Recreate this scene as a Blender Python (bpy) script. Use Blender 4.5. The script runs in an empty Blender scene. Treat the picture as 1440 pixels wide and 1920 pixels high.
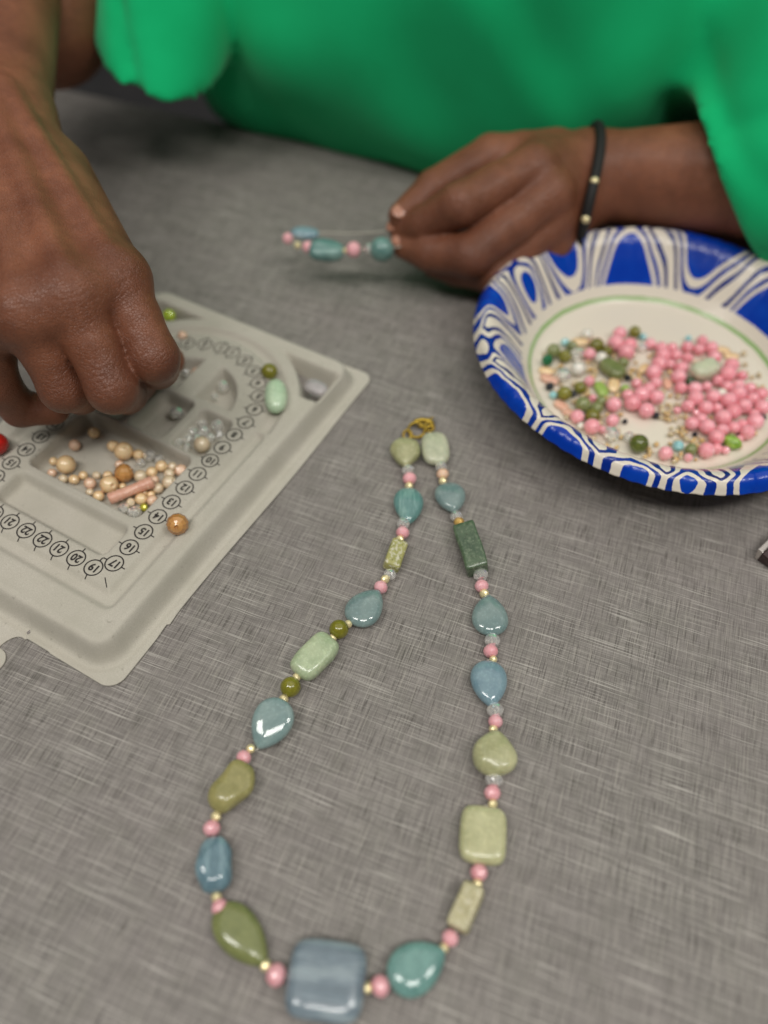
import bpy, math, random
import numpy as np
from mathutils import Vector, Matrix
random.seed(7); rng = np.random.default_rng(7)
R = math.radians
scene = bpy.context.scene
COL = scene.collection

# ------------------------------------------------------------------ camera (lengths below are millimetres, built at 0.001)
MM = 0.001
CAM_H, FPX, PITCH, ROLL = 300.0, 1442.0, R(52.808), R(2.1)
_cp, _sp = math.cos(PITCH), math.sin(PITCH)
_f = np.array([0, _cp, -_sp]); _r0 = np.array([1., 0, 0]); _u0 = np.array([0, _sp, _cp])
_r = math.cos(ROLL)*_r0 + math.sin(ROLL)*_u0
_u = -math.sin(ROLL)*_r0 + math.cos(ROLL)*_u0
cam_d = bpy.data.cameras.new('camera'); cam = bpy.data.objects.new('camera', cam_d); COL.objects.link(cam)
cam.matrix_world = Matrix(((_r[0], _u[0], -_f[0], 0), (_r[1], _u[1], -_f[1], 0), (_r[2], _u[2], -_f[2], CAM_H*MM), (0, 0, 0, 1)))
cam_d.sensor_fit = 'VERTICAL'; cam_d.sensor_height = 24.0; cam_d.lens = FPX/1920*24.0
cam_d.clip_start = 0.01; cam_d.clip_end = 50
cam_d.dof.use_dof = True; cam_d.dof.focus_distance = 0.335; cam_d.dof.aperture_fstop = 18.02/9.6; cam_d.dof.aperture_blades = 0
scene.camera = cam

def P(px, py, z=0.0):
    """table-space point (mm) seen at this place of the photograph, at height z"""
    d = _f*FPX + _r*(px-720) - _u*(py-960)
    return np.array([0, 0, CAM_H]) + d*((z-CAM_H)/d[2])
def PPM(p):
    """photo pixels per mm at a point"""
    return FPX/float((np.asarray(p)-np.array([0, 0, CAM_H])) @ _f)

# ------------------------------------------------------------------ world, lamps, exposure
world = bpy.data.worlds.new('World'); scene.world = world; world.use_nodes = True
bg = world.node_tree.nodes['Background']; bg.inputs[0].default_value = (1.0, 0.98, 0.95, 1); bg.inputs[1].default_value = 0.08
def ceiling_lamp(x, y, z, sx, sy, power, col=(1.0, 0.97, 0.92)):
    l = bpy.data.lights.new('ceiling_panel', 'AREA'); l.shape = 'RECTANGLE'; l.size = sx; l.size_y = sy; l.energy = power; l.color = col
    o = bpy.data.objects.new('ceiling_panel', l); COL.objects.link(o); o.location = (x, y, z); return o
ceiling_lamp(0.30, 0.75, 2.2, 4.4, 2.8, 32)
ceiling_lamp(-1.15, -0.45, 2.1, 0.9, 0.40, 19)
ceiling_lamp(0.10, -0.75, 2.1, 0.9, 0.40, 19)
ceiling_lamp(1.35, -0.40, 2.1, 0.9, 0.40, 19)
scene.view_settings.view_transform = 'Standard'; scene.view_settings.look = 'None'; scene.view_settings.exposure = -0.17; scene.view_settings.gamma = 1.0
scene.cycles.use_denoising = True
scene.cycles.max_bounces = 10; scene.cycles.transparent_max_bounces = 12

# ------------------------------------------------------------------ materials
def lin(c):
    return tuple((x/255/12.92 if x/255 <= 0.04045 else ((x/255+0.055)/1.055)**2.4) for x in c)
class NT:
    def __init__(s, name):
        s.m = bpy.data.materials.new(name); s.m.use_nodes = True; s.t = s.m.node_tree; s.n = s.t.nodes; s.l = s.t.links
        s.b = s.n['Principled BSDF']
    def add(s, typ, **kw):
        n = s.n.new(typ)
        for k, v in kw.items():
            if k.startswith('i_'): n.inputs[k[2:].replace('_', ' ')].default_value = v
            else: setattr(n, k, v)
        return n
    def link(s, a, b): s.l.new(a, b)
    def set(s, **kw):
        for k, v in kw.items(): s.b.inputs[k.replace('_', ' ')].default_value = v
        return s
    def ramp(s, fac, stops, interp='LINEAR'):
        r = s.add('ShaderNodeValToRGB'); r.color_ramp.interpolation = interp; e = r.color_ramp.elements
        while len(e) > 1: e.remove(e[-1])
        e[0].position = stops[0][0]; e[0].color = (*stops[0][1], 1)
        for p, c in stops[1:]:
            k = e.new(p); k.color = (*c, 1)
        s.link(fac, r.inputs[0]); return r.outputs[0]
    def noise(s, vec, scale, detail=3, rough=0.5, dist=0.0):
        n = s.add('ShaderNodeTexNoise', i_Scale=scale, i_Detail=detail, i_Roughness=rough, i_Distortion=dist)
        if vec is not None: s.link(vec, n.inputs['Vector'])
        return n.outputs['Fac']
    def mapping(s, vec, scale=(1, 1, 1), rot=(0, 0, 0), loc=(0, 0, 0)):
        m = s.add('ShaderNodeMapping'); m.inputs['Scale'].default_value = scale; m.inputs['Rotation'].default_value = rot; m.inputs['Location'].default_value = loc
        s.link(vec, m.inputs['Vector']); return m.outputs[0]
    def mix(s, fac, a, b, mode='MIX'):
        m = s.add('ShaderNodeMix', data_type='RGBA', blend_type=mode)
        for sock, v in ((m.inputs[0], fac), (m.inputs[6], a), (m.inputs[7], b)):
            if hasattr(v, 'links'): s.link(v, sock)
            elif isinstance(v, (int, float)): sock.default_value = v
            else: sock.default_value = (*v, 1)
        return m.outputs[2]
    def math(s, op, a, b=None):
        m = s.add('ShaderNodeMath', operation=op)
        for i, v in enumerate((a, b)):
            if v is None: continue
            if hasattr(v, 'links'): s.link(v, m.inputs[i])
            else: m.inputs[i].default_value = v
        return m.outputs[0]
    def bump(s, h, strength, dist):
        b = s.add('ShaderNodeBump', i_Strength=strength, i_Distance=dist); s.link(h, b.inputs['Height']); s.link(b.outputs[0], s.b.inputs['Normal']); return b
    def base(s, c): s.link(c, s.b.inputs['Base Color'])

TABLE_ROT = R(-19.0)
def mat_table():
    t = NT('linen_laminate'); geo = t.add('ShaderNodeNewGeometry').outputs['Position']
    v = t.mapping(geo, rot=(0, 0, -TABLE_ROT))
    w = t.add('ShaderNodeVectorMath', operation='ADD'); t.link(v, w.inputs[0])
    wn = t.add('ShaderNodeTexNoise', i_Scale=60.0, i_Detail=1.0); t.link(v, wn.inputs['Vector'])
    sc = t.add('ShaderNodeVectorMath', operation='SCALE'); sc.inputs['Scale'].default_value = 0.0006; t.link(wn.outputs['Color'], sc.inputs[0]); t.link(sc.outputs[0], w.inputs[1])
    v = w.outputs[0]
    def streak(sx, sy, det, ro, off): return t.noise(t.mapping(v, scale=(sx, sy, 1), loc=(off, off*1.7, 0)), 1.0, det, ro)
    la = streak(26, 1700, 2.5, 0.6, 3.1)       # threads along the table
    lb = streak(1600, 40, 2.5, 0.6, 7.7)       # threads across it
    lc = streak(32, 2000, 1.0, 0.4, 11.0)      # thin pale threads
    lf = streak(45, 2300, 1.0, 0.4, 31.0)      # thinner pale threads
    ld = streak(2100, 75, 1.5, 0.5, 15.0)      # short dark threads across
    le = streak(80, 2200, 1.5, 0.5, 23.0)      # short dark threads along
    lg = streak(1900, 50, 1.0, 0.5, 37.0)      # pale threads across
    big = t.noise(v, 14.0, 2, 0.5)
    med = t.noise(v, 90.0, 3, 0.6)
    c = t.ramp(la, [(0.30, lin((109, 105, 101))), (0.5, lin((132, 127, 122))), (0.70, lin((149, 144, 139)))])
    c = t.mix(t.ramp(lb, [(0.32, (0.7,)*3), (0.56, (0,)*3)]), c, lin((99, 95, 91)))
    c = t.mix(t.ramp(lg, [(0.58, (0,)*3), (0.66, (0.5,)*3)]), c, lin((164, 159, 150)))
    c = t.mix(t.ramp(ld, [(0.565, (0,)*3), (0.65, (0.75,)*3)]), c, lin((70, 66, 61)))
    c = t.mix(t.ramp(le, [(0.61, (0,)*3), (0.68, (0.5,)*3)]), c, lin((76, 72, 67)))
    c = t.mix(t.ramp(lf, [(0.61, (0,)*3), (0.67, (0.4,)*3)]), c, lin((182, 178, 170)))
    c = t.mix(t.ramp(lc, [(0.625, (0,)*3), (0.685, (0.65,)*3)]), c, lin((194, 190, 182)))
    c = t.mix(t.ramp(big, [(0.35, (0.0,)*3), (0.65, (0.30,)*3)]), c, lin((131, 123, 121)))
    c = t.mix(t.ramp(med, [(0.45, (0.0,)*3), (0.7, (0.18,)*3)]), c, lin((104, 104, 92)))
    t.base(c); t.set(Roughness=0.55, Specular_IOR_Level=0.35); t.bump(la, 0.12, 0.0003)
    return t.m
def mat_plain(name, col, rough=0.5, **kw):
    t = NT(name); t.set(Base_Color=(*col, 1), Roughness=rough, **kw); return t.m
def mat_flock():
    t = NT('grey_flock'); geo = t.add('ShaderNodeNewGeometry').outputs['Position']
    n = t.noise(geo, 2600, 2, 0.6); b = t.noise(geo, 45, 4, 0.6); s = t.noise(t.mapping(geo, scale=(1, 1, 1), loc=(4, 2, 1)), 420, 2, 0.5)
    c = t.ramp(n, [(0.3, lin((174, 169, 157))), (0.7, lin((196, 191, 179)))])
    c = t.mix(t.ramp(b, [(0.35, (0,)*3), (0.7, (0.55,)*3)]), c, lin((170, 166, 152)))
    c = t.mix(t.ramp(s, [(0.68, (0,)*3), (0.76, (0.30,)*3)]), c, lin((112, 106, 94)))
    t.base(c); t.set(Roughness=0.85, Specular_IOR_Level=0.25, Sheen_Weight=0.12)
    t.bump(n, 0.25, 0.0002); return t.m
def mat_skin():
    t = NT('skin'); geo = t.add('ShaderNodeTexCoord').outputs['Object']
    k = t.add('ShaderNodeAttribute', attribute_name='knuckle').outputs['Fac']
    a = t.noise(geo, 35, 4, 0.6); b = t.noise(geo, 260, 3, 0.6)
    c = t.ramp(a, [(0.3, lin((108, 63, 42))), (0.7, lin((144, 91, 65)))])
    c = t.mix(t.ramp(b, [(0.4, (0,)*3), (0.75, (0.30,)*3)]), c, lin((92, 54, 38)))
    c = t.mix(t.math('MULTIPLY', k, 0.75), c, lin((78, 42, 30)))
    t.base(c); t.set(Roughness=0.42, Specular_IOR_Level=0.45, Subsurface_Weight=0.05, Subsurface_Scale=0.003)
    t.b.inputs['Subsurface Radius'].default_value = (1.0, 0.35, 0.2)
    vo = t.add('ShaderNodeTexVoronoi', feature='DISTANCE_TO_EDGE', i_Scale=820.0); t.link(t.mapping(geo, scale=(1, 1, 1)), vo.inputs['Vector'])
    cr = t.ramp(vo.outputs['Distance'], [(0.0, (0,)*3), (0.12, (1,)*3)])
    wr = t.add('ShaderNodeAttribute', attribute_name='wrinkle').outputs['Fac']
    h = t.math('ADD', t.math('MULTIPLY', cr, 0.5), t.math('ADD', t.math('MULTIPLY', b, 0.7), t.math('MULTIPLY', wr, 1.1)))
    t.bump(h, 0.46, 0.0008); return t.m
def mat_cloth(name, c1, c2):
    t = NT(name); geo = t.add('ShaderNodeTexCoord').outputs['Object']
    n = t.noise(geo, 900, 2, 0.6); b = t.noise(geo, 18, 3, 0.5)
    c = t.ramp(b, [(0.3, c1), (0.7, c2)]); t.base(c)
    t.set(Roughness=0.9, Specular_IOR_Level=0.15, Sheen_Weight=0.15); t.bump(n, 0.25, 0.0004); return t.m
_mc = {}
def stone(name, c1, c2, rough=0.12, trans=0.0, sss=0.25, band=0.0, speck=None, scale=110, coat=0.35):
    if name in _mc: return _mc[name]
    t = NT(name); co = t.add('ShaderNodeTexCoord').outputs['Object']; oi = t.add('ShaderNodeObjectInfo').outputs['Random']
    ad = t.add('ShaderNodeVectorMath', operation='ADD'); t.link(co, ad.inputs[0])
    cb = t.add('ShaderNodeCombineXYZ'); 
    for i in range(3): t.link(oi, cb.inputs[i])
    t.link(cb.outputs[0], ad.inputs[1]); v = ad.outputs[0]
    if band: v = t.mapping(v, scale=(0.30, 2.2, 0.5))
    n = t.noise(v, scale, 4, 0.55, 0.6)
    c = t.ramp(n, [(0.30, lin(c1)), (0.68, lin(c2))] if not band else [(0.30, lin(tuple(x*0.94 for x in c1))), (0.47, lin(c1)), (0.56, lin(c2)), (0.70, lin(tuple(min(255, x*1.04) for x in c2)))])
    f = t.noise(v, scale*7, 3, 0.65)
    c = t.mix(t.ramp(f, [(0.5, (0,)*3), (0.8, (0.35,)*3)]), c, lin(tuple(min(255, x*1.25+12) for x in c2)))
    if speck:
        s = t.noise(v, scale*5, 3, 0.7); c = t.mix(t.ramp(s, [(0.5, (0,)*3), (0.62, (0.85,)*3)]), c, lin(speck))
        s2 = t.noise(t.mapping(v, loc=(3, 1, 2)), scale*8, 2, 0.6); c = t.mix(t.ramp(s2, [(0.62, (0,)*3), (0.7, (0.7,)*3)]), c, lin((60, 60, 42)))
    hv = t.math('ADD', oi, -0.5); hs = t.add('ShaderNodeHueSaturation', i_Saturation=1.0 if any(k in name for k in ('glass', 'olive_jade', 'cat_eye', 'rose')) else 0.84); t.link(t.math('ADD', t.math('MULTIPLY', hv, 0.22), 1.10), hs.inputs['Value']); t.link(c, hs.inputs['Color'])
    t.base(hs.outputs[0])
    t.set(Roughness=rough, Subsurface_Weight=min(1, sss*1.8), Subsurface_Scale=0.006, Transmission_Weight=trans, IOR=1.5, Coat_Weight=coat, Coat_Roughness=0.02)
    t.b.inputs['Subsurface Radius'].default_value = (0.8, 1.0, 1.0)
    t.bump(f, 0.02 if not speck else 0.25, 0.0003)
    _mc[name] = t.m; return t.m
def pearl(name, c1, c2, metal=0.0, rough=0.16):
    if name in _mc: return _mc[name]
    t = NT(name); lw = t.add('ShaderNodeLayerWeight', i_Blend=0.45).outputs['Facing']
    t.base(t.ramp(lw, [(0.0, lin(c1)), (0.8, lin(c2))]))
    t.set(Roughness=rough, Coat_Weight=0.7, Coat_Roughness=0.08, Metallic=metal, Subsurface_Weight=0.1, Subsurface_Scale=0.002)
    _mc[name] = t.m; return t.m
def glass(name, col, rough=0.02, ior=1.5, tr=1.0):
    if name in _mc: return _mc[name]
    t = NT(name); t.set(Base_Color=(*lin(col), 1), Roughness=rough, Transmission_Weight=tr, IOR=ior); _mc[name] = t.m; return t.m
M_table = mat_table(); M_flock = mat_flock(); M_skin = mat_skin()
M_shirt = mat_cloth('green_jersey', (0.003, 0.43, 0.150), (0.005, 0.50, 0.18))
M_trouser = mat_cloth('dark_cotton', (0.018, 0.017, 0.018), (0.028, 0.026, 0.026))
M_ink = mat_plain('black_ink', lin((38, 34, 32)), 0.6)
M_gold = mat_plain('pale_gold', lin((240, 226, 176)), 0.28, Metallic=0.45)
M_brass = mat_plain('dull_brass', lin((176, 148, 62)), 0.3, Metallic=0.9)
M_cord = mat_plain('clear_line', lin((190, 185, 170)), 0.3)
M_black = mat_plain('black_braid', lin((22, 21, 21)), 0.7)
M_nail = mat_plain('nail', lin((178, 126, 104)), 0.3, Coat_Weight=0.3)
M_pink = stone('pink_glass', (242, 146, 156), (250, 168, 176), 0.08, sss=0.35, trans=0.08, scale=60)
M_pinkmat = stone('rose_stone', (218, 148, 154), (232, 172, 178), 0.25, sss=0.3, scale=80)
M_teal = stone('teal_stone', (92, 142, 138), (124, 166, 158), 0.06, sss=0.3, trans=0.2, band=1)
M_tealgrey = stone('greyblue_stone', (108, 140, 140), (140, 164, 160), 0.06, sss=0.3, trans=0.2)
M_blue = stone('blue_stone', (104, 140, 156), (132, 164, 174), 0.06, sss=0.3, trans=0.25)
M_deepblue = stone('deep_blue_stone', (84, 116, 128), (112, 142, 150), 0.12, sss=0.3, band=1)
M_slate = stone('slate_blue_stone', (100, 117, 128), (128, 143, 150), 0.2, sss=0.3, band=1)
M_deepteal = stone('deep_teal_stone', (76, 124, 118), (108, 152, 144), 0.12, sss=0.3)
M_olive = stone('olive_jade', (98, 96, 24), (122, 118, 40), 0.12, sss=0.3)
M_olivegreen = stone('olive_green_jade', (104, 112, 56), (130, 136, 74), 0.18, sss=0.3)
M_mustard = stone('mustard_jade', (128, 124, 58), (156, 148, 84), 0.25, sss=0.3)
M_jade = stone('pale_jade', (142, 160, 122), (172, 184, 146), 0.25, sss=0.4)
M_lemon = stone('lemon_jade', (158, 158, 110), (182, 180, 134), 0.28, sss=0.4)
M_celadon = stone('milky_jade', (168, 174, 142), (196, 198, 166), 0.28, sss=0.4)
M_limestone = stone('lime_speckle', (138, 138, 62), (166, 160, 84), 0.45, sss=0.05, speck=(196, 192, 168), coat=0.0)
M_sand = stone('sand_speckle', (164, 156, 108), (190, 182, 138), 0.5, sss=0.1, speck=(206, 198, 166), coat=0.0)
M_dgreen = stone('dark_aventurine', (50, 76, 52), (78, 102, 70), 0.25, sss=0.1, speck=(104, 122, 92))
M_crystal = glass('clear_crystal', (252, 252, 248), 0.0, 1.5, 0.75)
M_champ = pearl('champagne_pearl', (246, 218, 172), (206, 162, 110))
M_peach = pearl('peach_pearl', (242, 208, 180), (208, 160, 128))
M_copper = pearl('copper_pearl', (206, 154, 92), (150, 98, 50))
M_cream = pearl('cream_pearl', (232, 214, 184), (190, 164, 128))
M_tube = stone('rose_tan', (200, 146, 124), (220, 172, 150), 0.35, sss=0.3)

# ------------------------------------------------------------------ mesh helpers
def mesh(name, v, f, smooth=True, scale=MM):
    me = bpy.data.meshes.new(name); me.from_pydata((np.asarray(v, float)*scale).tolist(), [], f if isinstance(f, list) else f.tolist())
    if smooth: me.polygons.foreach_set('use_smooth', [True]*len(me.polygons))
    me.update(); return me
def link(name, me, mat, parent=None, loc=(0, 0, 0), rot=None, tagged=None):
    if mat is not None and not me.materials: me.materials.append(mat)
    o = bpy.data.objects.new(name, me); COL.objects.link(o); o.location = Vector(loc)*MM
    if rot is not None: o.rotation_mode = 'QUATERNION'; o.rotation_quaternion = rot
    if parent is not None: o.parent = parent
    return o
def tag(o, label, cat, group=None):
    o['label'] = label; o['category'] = cat
    if group: o['group'] = group
    return o
def thing(name, label, cat, loc=(0, 0, 0), group=None):
    o = bpy.data.objects.new(name, None); COL.objects.link(o); o.location = Vector(loc)*MM; o.empty_display_size = 0.01
    return tag(o, label, cat, group)
def structure(o): o['kind'] = 'structure'; return o
def lathe(profile, seg=24, closed_ends=True):
    v, f = [], []
    n = len(profile)
    for z, r in profile:
        for k in range(seg):
            a = 2*math.pi*k/seg; v.append((r*math.cos(a), r*math.sin(a), z))
    for i in range(n-1):
        for k in range(seg):
            k2 = (k+1) % seg; f.append([i*seg+k, i*seg+k2, (i+1)*seg+k2, (i+1)*seg+k])
    if closed_ends:
        f.append([k for k in range(seg)][::-1]); f.append([(n-1)*seg+k for k in range(seg)])
    return v, f
def tube_path(pts, r, seg=8, closed=False):
    pts = [np.asarray(p, float) for p in pts]; n = len(pts); v, f = [], []
    rr = r if hasattr(r, '__len__') else [r]*n
    up = np.array([0, 0, 1.0])
    for i in range(n):
        a = pts[(i-1) % n] if (closed or i > 0) else pts[i]; b = pts[(i+1) % n] if (closed or i < n-1) else pts[i]
        t = (b-a)/(np.linalg.norm(b-a)+1e-9); s = np.cross(t, up)
        if np.linalg.norm(s) < 1e-3: s = np.cross(t, [1, 0, 0])
        s /= np.linalg.norm(s); w = np.cross(s, t)
        for k in range(seg):
            q = 2*math.pi*k/seg; v.append(pts[i]+rr[i]*(math.cos(q)*s+math.sin(q)*w))
    for i in range(n if closed else n-1):
        j = (i+1) % n
        for k in range(seg):
            k2 = (k+1) % seg; f.append([i*seg+k, i*seg+k2, j*seg+k2, j*seg+k])
    if not closed: f.append(list(range(seg))[::-1]); f.append([(n-1)*seg+k for k in range(seg)])
    return v, f
def zrot(d):
    return Matrix.Rotation(math.atan2(d[1], d[0]), 3, 'Z').to_quaternion()

# ------------------------------------------------------------------ table and floor
def build_table():
    c, s = math.cos(TABLE_ROT), math.sin(TABLE_ROT); e = np.array([c, s]); n = np.array([-s, c])
    far = np.array([-170, 617.])
    prof = [(-1000, 0), (-2.0, 0), (-0.6, -0.5), (0, -2), (0, -24), (-2, -26), (-1000, -26)]
    v, f = [], []
    for t in (-700, 900):
        for d, z in prof: q = far+e*t+n*d; v.append((q[0], q[1], z))
    k = len(prof)
    for i in range(k): f.append([i, (i+1) % k, k+(i+1) % k, k+i])
    f.append(list(range(k))[::-1]); f.append([k+i for i in range(k)])
    structure(link('tabletop', mesh('tabletop', v, f, False), M_table))
    g = [(-3000, -3000, -740), (3000, -3000, -740), (3000, 3000, -740), (-3000, 3000, -740)]
    structure(link('floor', mesh('floor', g, [[0, 1, 2, 3]], False), mat_cloth('dark_carpet', (0.03, 0.03, 0.032), (0.05, 0.048, 0.05))))
build_table()

# ------------------------------------------------------------------ bead shapes (long axis X, unit millimetres)
def pillow(L, W, T, outline, n=48, m=14, zexp=1.0, xyexp=1.0, warp=0.0, seed=0):
    """a rounded stone: closed outline in XY, domed both ways in Z"""
    v, f = [], []
    r = np.random.default_rng(seed); ph = r.uniform(0, 6.28, 6); am = r.normal(0, 1, 6)
    ol = [outline(2*math.pi*k/n) for k in range(n)]
    def put(x, y, z):
        if warp:
            q = warp*(am[0]*math.sin(x*0.35+ph[0])+am[1]*math.sin(y*0.4+ph[1])+am[2]*math.sin(x*0.25-y*0.3+ph[2])+am[5]*math.sin(x*0.6+y*0.5+ph[5])*0.6)
            y2 = y+q*0.6; z2 = z*(1+0.10*q)+q*0.25*(1 if z > 0 else 0.3)
            v.append((x+q*0.3, y2, z2))
        else: v.append((x, y, z))
    put(0, 0, -T/2)
    for j in range(1, m):
        a = -math.pi/2+math.pi*j/m; ca = abs(math.cos(a))**xyexp; sa = math.copysign(abs(math.sin(a))**zexp, a)
        for (x, y) in ol: put(x*L/2*ca, y*W/2*ca, sa*T/2)
    put(0, 0, T/2)
    for k in range(n): f.append([0, 1+(k+1) % n, 1+k])
    for j in range(m-2):
        for k in range(n):
            a, b = 1+j*n+k, 1+j*n+(k+1) % n; f.append([a, b, b+n, a+n])
    t = 1+(m-1)*n
    for k in range(n): f.append([t-n+k, t-n+(k+1) % n, t])
    return v, f
def ol_tear(sharp=0.9):
    # point at +X, round end at -X
    def o(a):
        c, s = math.cos(a), math.sin(a)
        return (c, s*(1-sharp*0.50*(c+0.55)*(1 if c > -0.55 else 0)) if c < 0.999 else 0)
    return o
def ol_tear2(a):
    t = (1+math.cos(a))/2       # 0 at the round end, 1 at the point
    t = 1-t; w = 2.32*math.sqrt(max(t, 0))*max(1-t, 0)**0.76 if False else 2.32*math.sqrt(max(1-t, 0))*max(t, 0)**0.76
    return (math.cos(a), math.copysign(w*1.0, math.sin(a)))
def ol_super(p):
    def o(a):
        c, s = math.cos(a), math.sin(a); return (math.copysign(abs(c)**(2/p), c), math.copysign(abs(s)**(2/p), s))
    return o
def ol_pear(k=0.28):
    def o(a):
        c, s = math.cos(a), math.sin(a); return (c, s*(1-k*c-0.1*c*c))
    return o
def rondelle(d, l, seg=12, hole=0.16):
    h = l/2; prof = [(-h, d*hole), (-h*0.92, d*0.30), (-h*0.45, d*0.455), (0, d*0.5), (h*0.45, d*0.455), (h*0.92, d*0.30), (h, d*hole)]
    v, f = [], []
    for i, (z, r) in enumerate(prof):
        off = 0.5*(i % 2)
        for k in range(seg): a = 2*math.pi*(k+off)/seg; v.append((z, r*math.cos(a), r*math.sin(a)))
    for i in range(len(prof)-1):
        for k in range(seg):
            a, b = i*seg+k, i*seg+(k+1) % seg; c_, d_ = (i+1)*seg+k, (i+1)*seg+(k+1) % seg
            if i % 2 == 0: f += [[a, b, c_], [b, d_, c_]]
            else: f += [[a, d_, c_], [a, b, d_]]
    f.append([k for k in range(seg)][::-1]); f.append([(len(prof)-1)*seg+k for k in range(seg)])
    f = [q[::-1] for q in f]
    return v, f
def ball(d, hole=0.09, seg=28, rings=14, stretch=1.0, dent=0.10):
    r = d/2; prof = []
    a0 = math.asin(min(0.9, hole*2))
    prof.append((-r*stretch*(math.cos(a0)-dent*2.2), r*math.sin(a0)*0.8))
    for j in range(rings+1):
        a = a0+(math.pi-2*a0)*j/rings; prof.append((-r*stretch*math.cos(a), r*math.sin(a)))
    prof.append((r*stretch*(math.cos(a0)-dent*2.2), r*math.sin(a0)*0.8))
    v, f = lathe(prof, seg); v = [(z, y, -x) for (x, y, z) in v]
    return v, f
def block(L, W, T, bev=1.2, n=5):
    """rounded rectangular bar, slightly uneven"""
    v, f = [], []
    r = np.random.default_rng(int(L*100)); N = 14
    g = np.linspace(-1, 1, N)
    idx = {}
    def pt(a, b, c):
        p = np.array([a*L/2, b*W/2, c*T/2]); q = np.clip(p, [-(L/2-bev), -(W/2-bev), -(T/2-bev)], [L/2-bev, W/2-bev, T/2-bev]); d = p-q; m = np.linalg.norm(d)
        if m > 1e-6: p = q+d/m*bev
        p[1] += 0.16*math.sin(p[0]*0.3+L); p[2] += 0.12*math.sin(p[0]*0.25+p[1]*0.3+L)+0.06*p[1]
        return tuple(p)
    def key(a, b, c):
        k = (round(a, 4), round(b, 4), round(c, 4))
        if k not in idx: idx[k] = len(v); v.append(pt(a, b, c))
        return idx[k]
    for ax in range(3):
        for sgn in (-1, 1):
            for i in range(N-1):
                for j in range(N-1):
                    q = []
                    for (x, y) in ((g[i], g[j]), (g[i+1], g[j]), (g[i+1], g[j+1]), (g[i], g[j+1])):
                        c = [0, 0, 0]; c[ax] = sgn; c[(ax+1) % 3] = x; c[(ax+2) % 3] = y; q.append(key(*c))
                    f.append(q if sgn > 0 else q[::-1])
    return v, f

# ------------------------------------------------------------------ the finished necklace
# kind, (x, y) of centre in the photo, width px, other data
NECK = [
 ('pear', (761, 878), (759, 825), 54, 'sage'),
 ('crystal', (765, 882), 22), ('pink', (768, 898), 26), ('gold', (767, 911), 13),
 ('tear', (767, 984), (765, 915), 57, 'teal'),
 ('crystal', (756, 982), 24), ('pink', (755, 999), 26), ('gold', (750, 1011), 13),
 ('block', (749, 1017), (733, 1068), 34, 'limestone'),
 ('crystal', (731, 1077), 23), ('gold', (722, 1086), 14), ('pink', (714, 1101), 26),
 ('tear', (712, 1107), (659, 1172), 68, 'tealgrey'),
 ('gold', (653, 1170), 13), ('olive', (635.5, 1182), 36), ('gold', (624, 1196), 13),
 ('slab', (624, 1198), (556, 1268), 60, 'jade'),
 ('gold', (556, 1270), 14), ('olive', (545, 1290), 38), ('gold', (532, 1311), 15),
 ('tear', (482, 1406), (534, 1316), 77, 'tealgrey', 'flat'),
 ('gold', (470, 1404), 15), ('pink', (457, 1420), 29),
 ('nugget', (466, 1433), (404, 1524), 66, 'mustard', 3),
 ('gold', (405, 1531), 17), ('pink', (397, 1553), 32),
 ('nugget', (400, 1568), (404, 1678), 66, 'deepblue', 5),
 ('gold', (406, 1682), 17), ('pink', (412, 1701), 33),
 ('tear', (501, 1813), (408, 1698), 80, 'olivegreen'),
 ('gold', (498, 1810), 18), ('pink', (518, 1828), 41),
 ('cushion', (538, 1830), (687, 1850), 134, 'slate'),
 ('gold', (689, 1852), 18), ('pink', (713, 1849), 41),
 ('tear', (836, 1780), (728, 1846), 90, 'deepteal'),
 ('gold', (832, 1778), 16), ('pink', (844, 1759), 33),
 ('block', (856, 1745), (890, 1660), 46, 'sand'),
 ('gold', (895, 1657), 16), ('pink', (898, 1636), 33),
 ('cushion', (903, 1624), (908, 1511), 88, 'lemon'),
 ('gold', (924, 1507), 15), ('pink', (923, 1487), 33), ('crystal', (926, 1462), 31),
 ('pear', (926, 1371), (926, 1461), 80, 'lemon'),
 ('gold', (925, 1367), 14), ('pink', (929, 1353), 29), ('crystal', (928, 1332), 30),
 ('tear', (921, 1328), (913, 1238), 70, 'blue'),
 ('gold', (925, 1236), 13), ('pink', (920, 1221), 28), ('crystal', (923, 1201), 27),
 ('tear', (915, 1115), (921, 1194), 69, 'tealgrey'),
 ('gold', (908, 1113), 15), ('pink', (903, 1099), 27), ('crystal', (901, 1078), 26),
 ('block', (896, 1076), (868, 990), 46, 'dgreen'),
 ('amber', (860.5, 979), 21), ('crystal', (855, 968), 22),
 ('tear', (852, 963), (838, 906), 59, 'tealgrey'),
 ('gold', (830, 902), 13), ('peach', (830, 889), 24), ('crystal', (827, 875), 20),
 ('cushion', (821, 872), (812, 813), 52, 'celadon'),
]
STN = dict(sage=stone('sage_stone', (150, 150, 98), (176, 174, 126), 0.25, sss=0.4), mustard=M_mustard, teal=M_teal, limestone=M_limestone, tealgrey=M_tealgrey, jade=M_jade, deepblue=M_deepblue, olivegreen=M_olivegreen, slate=M_slate,
           deepteal=M_deepteal, sand=M_sand, lemon=M_lemon, blue=M_blue, dgreen=M_dgreen, celadon=M_celadon)
LBL = dict(sage='pale olive green stone beside the clasp', mustard='mustard green polished stone nugget', teal='teal banded teardrop stone', limestone='speckled lime green rectangular stone', tealgrey='grey teal polished teardrop stone',
           jade='pale jade green rounded slab', deepblue='deep blue stepped stone nugget', olivegreen='olive green teardrop stone', slate='large slate blue cushion stone', deepteal='deep teal rounded stone',
           sand='sandy yellow speckled rectangular stone', lemon='pale lemon green stone', blue='clear blue teardrop stone', dgreen='dark green rectangular stone', celadon='milky pale green cushion stone')
_shared = {}
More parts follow.
